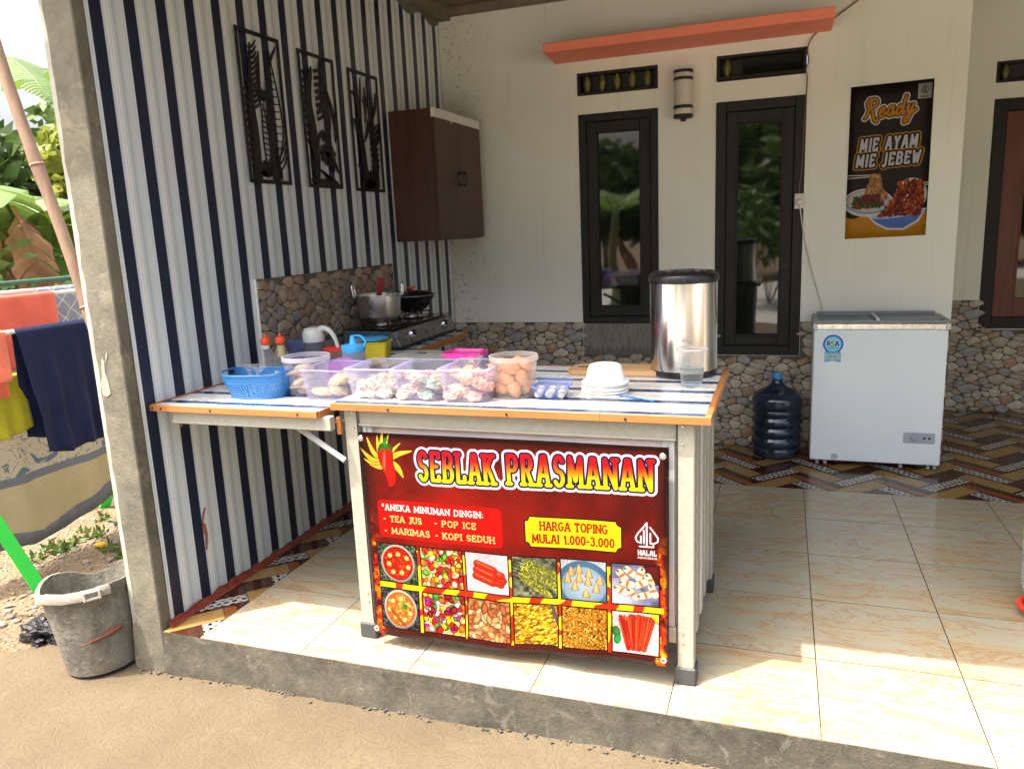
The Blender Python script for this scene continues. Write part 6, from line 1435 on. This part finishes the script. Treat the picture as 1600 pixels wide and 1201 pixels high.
def cloth(name, label, rail, y0, y1, Lf, Lb, m, seed=0, amp=.010, hem=0, cat='cloth', drift=0, dy=0):
    xb, zb = RAILS[rail]; bm = B(); uvl = bm.loops.layers.uv.new('UVMap'); ny, ns = 36, 44; g = {}
    R0 = .0135; tot = Lf+Lb
    for i in range(ny+1):
        for j in range(ns+1):
            a = i/ny; s_ = -Lb+tot*j/ns; y = y0+(y1-y0)*a
            if abs(s_) < R0*PI/2: t_ = s_/R0; x = xb+R0*math.sin(t_); z = zb+R0*math.cos(t_); dn = 0
            else: sg = 1 if s_ > 0 else -1; dn = abs(s_)-R0*PI/2; x = xb+sg*R0; z = zb-dn
            f = min(1, dn/.35); w = math.sin(a*19+seed)+.6*math.sin(a*33+seed*2+dn*2)
            x += (1 if s_ > 0 else -1)*(f*amp*(w+1.2)+drift*dn); y += dy*dn+f*.006*math.sin(a*23+seed)-(a-.5)*f*.02
            if dn > .05: z -= hem*math.sin(PI*a)*(dn/max(Lf, .01))-.006*f*math.sin(a*11+seed)
            x += f*.010*mnoise.noise(Vector((y*13+seed, z*9, seed)))+f*.004*mnoise.noise(Vector((y*37, z*25, seed)))
            g[i, j] = bm.verts.new((x, y, z))
    for i in range(ny):
        for j in range(ns):
            k = ((i, j), (i+1, j), (i+1, j+1), (i, j+1)); f = bm.faces.new([g[q] for q in k])
            for l, q in zip(f.loops, k): l[uvl].uv = (q[0]/ny, q[1]/ns)
    o = obj(name, bm, m, smooth=True); o.modifiers.new('thickness', 'SOLIDIFY').thickness = .0014; return tag(o, label, cat, 'washing on the clothes rack')
def fabric(name, col, var=.12, sheen=.3, weave=900):
    s = NT(name); n = s.noise(s.pos(), 9, 5, .6); c = s.mix(s.ramp(n, [(.3, 0.), (.7, 1.)]), tuple(q*(1-var) for q in col), tuple(min(1, q*(1+var)) for q in col)); s.base(c, .85, 0, .2); s.bsdf.inputs['Sheen Weight'].default_value = sheen; s.bump(s.noise(s.pos(), weave), .25, .002); return s.m
cloth('navy_shirt', 'long navy blue shirt folded over the front rail of the clothes rack', 'navy', .035, .395, .56, .50, fabric('navy cotton', (.009, .015, .050), .12, .05), 1, .009, .02, 'shirt', .05, .02)
cloth('coral_towel', 'coral pink towel at the left end of the front rail', 'navy', -.34, -.012, .22, .3, fabric('coral towelling', (.72, .17, .10), .2), 4, .012, .01, 'towel')
cloth('yellow_cloth', 'mustard yellow cloth hanging low in front of the floral sheet', 'yellow', -.30, .085, .25, .2, fabric('mustard cotton', (.36, .33, .02), .15, .1), 2, .014, .03)
cloth('coral_cloth', 'coral red cloth over the rear rail above the navy shirt', 'red', -.10, .47, .34, .3, fabric('coral cotton', (.70, .13, .08)), 7, .008, .01)
s = NT('grey lattice print'); v = s.pos(); x = s.sep(v); u1 = s.math('FRACT', s.math('MULTIPLY', s.math('ADD', x[1], x[2]), 11)); u2 = s.math('FRACT', s.math('MULTIPLY', s.math('SUBTRACT', x[1], x[2]), 11)); k = s.math('MAXIMUM', s.math('LESS_THAN', u1, .09), s.math('LESS_THAN', u2, .09)); s.base(s.mix(k, (.23, .25, .33), (.52, .50, .46)), .85); 
cloth('lattice_sheet', 'grey sheet printed with a pale diagonal lattice behind the coral cloth', 'grey', .40, .66, .5, .4, s.m, 9, .008, .01, 'sheet')
cloth('purple_cloth', 'strip of purple cloth at the far end of the rack', 'grey', .665, .80, .6, .5, fabric('purple cotton', (.10, .04, .24)), 3, .008, .01)
s = NT('floral sheet print'); v = s.pos(); x = s.sep(v); n1 = s.noise(v, 9, 2, .5, 3.0); ln = s.ramp(n1, [(.475, 0.), (.49, 1.), (.505, 1.), (.52, 0.)]); pt_ = s.ramp(s.noise(v, 6, 2, .5, 1.5), [(.60, 0.), (.63, 1.)])
c = s.mix(s.math('MULTIPLY', ln, .8), (.52, .47, .38), (.07, .09, .13)); c = s.mix(pt_, c, (.10, .17, .25)); zz = x[2]
c = s.mix(s.math('LESS_THAN', zz, .285), c, (.16, .18, .22)); c = s.mix(s.math('LESS_THAN', zz, .245), c, s.ramp(s.noise(v, 5, 4), [(.3, (.42, .35, .19)), (.7, (.50, .43, .27))]))
c = s.mix(s.math('LESS_THAN', s.math('ADD', zz, s.math('MULTIPLY', s.math('ABSOLUTE', s.math('SUBTRACT', x[1], .28)), -.25)), -.015), c, s.ramp(s.noise(v, 14, 3, .6, 1), [(.4, (.13, .15, .19)), (.6, (.18, .19, .22))])); s.base(c, .85); s.bump(s.noise(v, 700), .2, .002)
RAILS['sheet'] = (-3.17, 1.03)
rk_tube('rail', [(-3.17, -.45, 1.03), (-3.17, .95, 1.03)], .009, m_rail)
cloth('floral_sheet', 'large beige floral sheet with a plain khaki lower half nearly touching the ground', 'sheet', -.28, .78, 1.03, .95, s.m, 5, .010, .08, 'sheet')

# ------------------------------------------------------------------ bamboo pole
bp_ = thing('bamboo_pole', 'weathered bamboo pole leaning diagonally beside the end of the wall', 'pole', (0, 0, 0))
m_bam = wood('dry bamboo', (.20, .125, .085), (.32, .22, .15), .6, 2, .5, .3)
p0, p1 = Vector((-3.142, .30, 2.95)), Vector((-2.35, .30, -.17))
P = [p0+(p1-p0)*k/30+Vector((.008*math.sin(k*.5), 0, .0)) for k in range(31)]
obj('culm', tube(B(), P, [.026+(.004 if k % 6 == 0 else 0) for k in range(31)], 12), m_bam, bp_, smooth=True)
for k in range(6, 30, 6): obj('node_ring', tube(B(), [P[k]-(p1-p0).normalized()*.006, P[k]+(p1-p0).normalized()*.006], .0315, 12), m_bam, bp_, smooth=True)

# ------------------------------------------------------------------ plants
m_ban = [leafmat('banana leaf green', (.045, .10, .025), (.11, .18, .04), .38, .35, 26), leafmat('banana leaf pale', (.12, .20, .08), (.22, .30, .10), .4, .35, 26)]
m_dry = M('dry banana leaf', (.26, .13, .06), .9, var=.4, scale=9, bump=.6, bscale=30)
m_btr = M('banana stem', (.20, .19, .09), .7, var=.35, scale=9, stretch=(1, 1, .15), bump=.4)
def banana_leaf(par, base, az, el, L, W, droop, m, seed=0, fold=.35, name='leaf', tear=.35):
    r = random.Random(seed); n = 30; p = Vector(base); e = el; bm = B(); uvl = bm.loops.layers.uv.new('UVMap'); L_, C_, R_ = [], [], []
    gl_, gr_ = 0, 0; side = Vector((-math.sin(az), math.cos(az), 0)); tl = tr = 0
    for i in range(n+1):
        t = i/n; d = Vector((math.cos(az)*math.cos(e), math.sin(az)*math.cos(e), math.sin(e)))
        w = W*math.sin(PI*min(1, .04+t*.97))**.55*(1 if t < .6 else 1-.35*(t-.6)) if t > .1 else .012
        nrm = side.cross(d).normalized()*-1
        if r.random() < tear: tl = r.uniform(-.25, .15)
        if r.random() < tear: tr = r.uniform(-.25, .15)
        f1, f2 = fold+tl, fold+tr
        C_.append(p.copy()); L_.append(p+side*w*math.cos(f1)-nrm*0+Vector((0, 0, -1))*w*math.sin(f1)); R_.append(p-side*w*math.cos(f2)+Vector((0, 0, -1))*w*math.sin(f2))
        p = p+d*(L/n); e -= droop/n*(1+t)
    def strip(A, Cc):
        i = 0
        while i < n:
            ln = r.choice([3, 4, 5, 7]); j = min(n, i+ln); off = (A[min(j, n)]-A[i])*.0
            prev = None
            for k in range(i, j+1):
                a = A[k] if k not in (i, j) else A[k]*.97+Cc[k]*.03+(A[min(n, k+1)]-A[k])*(.25 if k == i else -.25)*(1 if k+1 <= n else 0)
                q = (bm.verts.new(a), bm.verts.new(a*.5+Cc[k]*.5+Vector((0, 0, .012))), bm.verts.new(Cc[k]), k/n)
                if prev:
                    for u, v_, u0, u1 in ((0, 1, 0, .5), (1, 2, .5, 1)):
                        f = bm.faces.new([prev[u], q[u], q[v_], prev[v_]])
                        for l, uu in zip(f.loops, ((u0, prev[3]), (u0, q[3]), (u1, q[3]), (u1, prev[3]))): l[uvl].uv = uu
                prev = q
            i = j
    strip(L_, C_); strip(R_, C_); o = obj(name, bm, m, par, smooth=True)
    obj('midrib', tube(B(), C_, [.014*(1-.8*k/n)+.002 for k in range(n+1)], 6), m_ban[1] if m is not m_dry else m_dry, o, smooth=True); return o
def banana_plant(label, x, y, h, leaves, dry=3, seed=0):
    t = thing('banana_plant', label, 'banana plant', (x, y, -.2), 0, 'banana plants behind the washing'); r = random.Random(seed)
    obj('trunk', tube(B(), [(.03*math.sin(k), .02*math.cos(k*2), h*k/8) for k in range(9)], [.11-.006*k for k in range(9)], 14), m_btr, t, smooth=True)
    for i, (az, el, L, W, dr, k) in enumerate(leaves): banana_leaf(t, (0, 0, h-.05), math.radians(az), math.radians(el), L, W, math.radians(dr), m_ban[k], seed*10+i)
    for i in range(dry): banana_leaf(t, (0, 0, h*.85), r.uniform(-2.2, .6), -.7, h*.9, .14, .6, m_dry, seed*10+50+i, .9, 'dry_leaf', .6)
banana_plant('banana plant with broad drooping leaves nearest the clothes rack', -4.75, 1.75, 1.45, [(-50, 62, 1.7, .26, 85, 1), (-5, 58, 1.6, .27, 95, 0), (-95, 55, 1.6, .26, 90, 0), (40, 68, 1.7, .26, 80, 1), (150, 55, 1.6, .25, 80, 0), (-160, 66, 1.5, .24, 90, 0), (-30, 25, 1.3, .22, 70, 0)], 4, 1)
banana_plant('taller banana plant whose leaves cross the sky at the top left corner', -5.45, 1.55, 2.35, [(-8, 50, 1.9, .30, 75, 1), (-60, 48, 1.7, .28, 85, 0), (60, 60, 1.8, .28, 80, 0), (170, 55, 1.7, .26, 80, 1)], 3, 2)
banana_plant('banana plant standing behind the other two', -6.6, 4.2, 1.7, [(-30, 60, 1.9, .28, 90, 0), (-80, 50, 1.8, .28, 90, 1), (20, 55, 1.8, .28, 90, 0), (100, 60, 1.7, .28, 80, 0), (-150, 55, 1.7, .26, 85, 1), (-10, 30, 1.6, .26, 70, 0)], 4, 3)
banana_plant('young banana plant low behind the end of the rack', -5.3, 2.9, .9, [(-20, 55, 1.5, .24, 85, 1), (-75, 50, 1.5, .24, 90, 1), (30, 55, 1.5, .24, 80, 0), (-120, 60, 1.4, .22, 80, 0), (5, 28, 1.3, .22, 60, 1)], 3, 4)
for k, (p, az, l) in enumerate((((-4.35, 1.05, 1.72), -2.9, 'dead brown banana leaf hanging limp above the left end of the clothes rack'), ((-4.20, 1.25, 1.60), -.4, 'curled dead brown banana leaf hanging to the right of the other dead one'), ((-4.6, 1.3, 1.85), 2.0, 'dead brown banana leaf drooping farthest back behind the rack'))):
    tag(banana_leaf(None, p, az, -.55, .80, .17, 1.3, m_dry, 77+k, .8, 'dead_banana_leaf', .5), l, 'leaf')

def leaf_cloud(name, m, par, centres, n, size, seed, elong=2.2, flat=.6):
    R = np.random.RandomState(seed); V = []; F = []; 
    cs = np.array([c[:3] for c in centres]); rs = np.array([c[3] for c in centres]); pr = rs**2/np.sum(rs**2)
    ids = R.choice(len(centres), n, p=pr); d = R.randn(n, 3); d /= np.linalg.norm(d, axis=1)[:, None]; rad = rs[ids]*(.55+.5*R.rand(n))
    C = cs[ids]+d*rad[:, None]*np.array([1, 1, .8]); 
    u = R.randn(n, 3); u[:, 2] *= flat; u[:, 2] -= .25; u /= np.linalg.norm(u, axis=1)[:, None]; w = np.cross(u, R.randn(n, 3)); w /= np.linalg.norm(w, axis=1)[:, None]; nn = np.cross(u, w)
    s_ = size*(.6+.8*R.rand(n))[:, None]
    a = C; b_ = C+u*s_*elong*.45+w*s_*.5+nn*s_*.12; c = C+u*s_*elong; e = C+u*s_*elong*.45-w*s_*.5+nn*s_*.12
    V = np.stack([a, b_, c, e], 1).reshape(-1, 3); F = np.arange(n*4).reshape(-1, 4)
    me = bpy.data.meshes.new(name); me.vertices.add(n*4); me.vertices.foreach_set('co', V.astype(np.float32).ravel()); me.loops.add(n*4); me.loops.foreach_set('vertex_index', F.ravel().astype(np.int32))
    me.polygons.add(n); me.polygons.foreach_set('loop_start', (np.arange(n)*4).astype(np.int32)); me.polygons.foreach_set('loop_total', np.full(n, 4, np.int32)); me.update(calc_edges=True); me.materials.append(m)
    o = bpy.data.objects.new(name, me); return link(o, par)
def lm(name, a, b_, tr=.3):
    s = NT(name); n = s.noise(s.obj(), 3.1, 5, .7); c = s.mix(s.ramp(n, [(.35, 0.), (.65, 1.)]), a, b_); s.base(c, .5, 0, .35); tl = s.node('ShaderNodeBsdfTranslucent'); s.link(c, tl.inputs[0]); mx = s.node('ShaderNodeMixShader'); mx.inputs[0].default_value = tr
    s.link(s.bsdf.outputs[0], mx.inputs[1]); s.link(tl.outputs[0], mx.inputs[2]); s.link(mx.outputs[0], s.out.inputs[0]); return s.m
m_l1 = lm('dark foliage', (.035, .07, .018), (.08, .13, .03)); m_l2 = lm('yellow green foliage', (.16, .22, .03), (.30, .30, .05), .4); m_l3 = lm('mid foliage', (.07, .13, .03), (.14, .20, .05))
m_bark = M('tree bark', (.16, .12, .08), .9, var=.3, scale=14, bump=.6, bscale=30)
def tree(label, x, y, h, cr, seed, m, n=9000, size=.10, group='trees round the yard', name='tree'):
    t = thing(name, label, 'tree', (x, y, -.2), 0, group); r = random.Random(seed); P = [Vector((0, 0, 0))]
    for k in range(7): P.append(P[-1]+Vector((r.uniform(-.08, .08)*h*.2, r.uniform(-.08, .08)*h*.2, h*.1)))
    bm = B(); tube(bm, P, [h*.028*(1-k*.09) for k in range(8)], 9); cen = []
    for k in range(11):
        a = k*2.4; b0 = P[3+k % 5]; e = b0+Vector((math.cos(a)*cr*r.uniform(.35, .85), math.sin(a)*cr*r.uniform(.35, .85), h*r.uniform(.08, .38))); tube(bm, smooth_path([b0, b0*.5+e*.5+Vector((0, 0, .1*h*.3)), e], 4), [h*.012*(1-j*.08) for j in range(9)], 6); cen.append((e.x, e.y, e.z, cr*r.uniform(.26, .46)))
    cen.append((0, 0, h*.85, cr*.5)); obj('trunk', bm, m_bark, t, smooth=True); leaf_cloud('crown', m, t, cen, n, size, seed)
def shrub(label, x, y, h, seed, m, n=900, size=.05, group=None, name='shrub', z=-.2):
    t = thing(name, label, 'shrub', (x, y, z), 0, group); r = random.Random(seed); cen = []; bm = B()
    for k in range(9):
        a = k*2.4; e = Vector((math.cos(a)*h*r.uniform(.15, .55), math.sin(a)*h*r.uniform(.15, .55), h*r.uniform(.45, 1.0))); tube(bm, smooth_path([(0, 0, 0), e*.5+Vector((.05, .02, 0)), e], 4), [.012*(1-j*.09) for j in range(9)], 5); cen.append((e.x, e.y, e.z, h*r.uniform(.14, .26)))
    obj('branches', bm, m_bark, t, smooth=True); leaf_cloud('foliage', m, t, cen, n, size, seed)
shrub('leafy light green shrub between the rack and the banana plants', -4.05, 1.25, 1.35, 5, m_l3, 900, .055)
shrub('yellow green shrub just beyond the end of the rack by the wall', -3.9, 1.75, 1.25, 6, m_l2, 1100, .06)
shrub('yellowing shrub low behind the clothes rack', -4.6, 1.0, 1.15, 7, m_l2, 1000, .05)
shrub('dark green shrub deep behind the banana stems', -5.6, 2.4, 1.5, 8, m_l1, 1600, .07)
for i, (x, y, h, cr, m) in enumerate(((-9, 7.5, 3.6, 1.9, m_l2), (-12, 6.0, 3.6, 2.2, m_l1), (-11, 10, 4.0, 2.4, m_l3), (-9.5, 3.6, 2.9, 1.7, m_l1), (-13, 2.5, 3.6, 2.2, m_l3), (-8, 12, 4.4, 2.4, m_l1))):
    tree(['yellow green tree whose top shows against the sky', 'dark rounded tree at the far left', 'mid green tree farthest back', 'low dark tree behind the tall banana plant', 'mid green tree at the left edge of the yard', 'dark tree beyond the house corner'][i], x, y, h, cr, 20+i, m, 6500, .13)
# trees across the lane, behind the camera, that the steel and the window glass reflect
for i, (x, y, h, cr, m) in enumerate(((-4.5, -15, 3.4, 2.2, m_l1), (.5, -16, 3.8, 2.4, m_l3), (5.5, -15, 3.4, 2.2, m_l1), (10.5, -16, 3.8, 2.4, m_l3), (-10, -15, 3.4, 2.2, m_l3))):
    tree('tree across the lane facing the porch', x, y, h, cr, 40+i, m, 5000, .20, 'trees across the lane')

banana_plant('banana plant across the lane whose leaves the left window reflects', -2.5, -6.4, 1.7, [(-30, 60, 1.9, .28, 90, 1), (40, 50, 1.8, .28, 90, 1), (100, 55, 1.8, .28, 90, 0), (170, 60, 1.7, .28, 80, 1), (-100, 55, 1.7, .26, 85, 0)], 2, 9)
shrub('leafy shrub across the lane opposite the right window', .1, -6.8, 1.9, 31, m_l3, 1500, .08)
# ground cover in the yard
def scatter(name, m, pts, fn, kind='stuff'):
    bm = B()
    for p in pts: fn(bm, p)
    return tag(obj(name, bm, m), kind=kind)
R = random.Random(5)
def pebble(bm, p):
    s1 = p[2]; r = bmesh.ops.create_icosphere(bm, subdivisions=1, radius=1)
    for v in r['verts']: v.co = Vector((p[0]+v.co.x*s1*R.uniform(.7, 1.1), p[1]+v.co.y*s1*R.uniform(.7, 1.1), -.187+v.co.z*s1*.6+.006))
pts = [(-2.1-abs(R.gauss(0, 1.0)), R.uniform(-.3, 2.2), R.choice([.006, .008, .010, .014, .022])) for _ in range(1100)]
scatter('gravel', M('yard gravel', (.24, .21, .17), .9, var=.3, scale=20), pts, pebble)
cen = []
for (cx, cy, sp) in ((-3.05, .75, .16), (-3.3, .95, .2), (-2.85, .95, .15), (-2.75, .55, .10), (-3.6, 1.1, .3), (-3.2, .42, .08), (-3.9, 1.5, .5)):
    for k in range(7): cen.append((cx+R.gauss(0, sp), cy+R.gauss(0, sp), -.175, .035))
tag(leaf_cloud('low_weeds', m_l3, None, cen, 1500, .018, 4, 2.6, 1.4), kind='stuff')
def dryleaf(bm, p):
    a = R.random()*6.3; s1 = p[2]; c, n_ = math.cos(a), math.sin(a)
    q = [(0, 0, .0), (s1*.5, s1*.25, .008), (s1, 0, .003), (s1*.5, -s1*.25, .006)]
    bm.faces.new([bm.verts.new((p[0]+x*c-y*n_, p[1]+x*n_+y*c, -.178+z)) for x, y, z in q])
scatter('fallen_leaves', M('fallen dry leaf', (.36, .25, .13), .9, var=.4), [(-2.2-abs(R.gauss(0, .9)), R.uniform(-.3, 2.4), R.uniform(.02, .06)) for _ in range(160)], dryleaf)
tag(obj('yellow_leaf', blob(B(), (-3.02, .475, -.165), (.032, .022, .014), .4, 2, 3, 2), M('yellow leaf', (.75, .50, .03), .6), smooth=True), 'curled bright yellow leaf on the earth below the washing', 'leaf')
for k in range(5):
    x = -3.0+.17*k; y = .15+.1*((k*3) % 4)
    tag(obj('twig', tube(B(), [(x, y, -.172), (x+R.uniform(-.08, .08), y+R.uniform(.02, .1), -.165)], .004, 5), m_bam), 'short dry twig on the bare earth of the yard', 'twig', 'twigs on the yard')
# damp rubble strip beside the wall foot and cement crumbs along the kerb
pts = [(R.uniform(-1.9, 3), YF-.004-abs(R.gauss(0, .012)), R.choice([.003, .004, .006])) for _ in range(260)]
def crumb(bm, p):
    r = bmesh.ops.create_icosphere(bm, subdivisions=1, radius=1)
    for v in r['verts']: v.co = Vector((p[0]+v.co.x*p[2]*R.uniform(.7, 1.5), p[1]+v.co.y*p[2], gz(p[0])+.004+v.co.z*p[2]*.5))
scatter('cement_crumbs', m_kerb, pts, crumb)
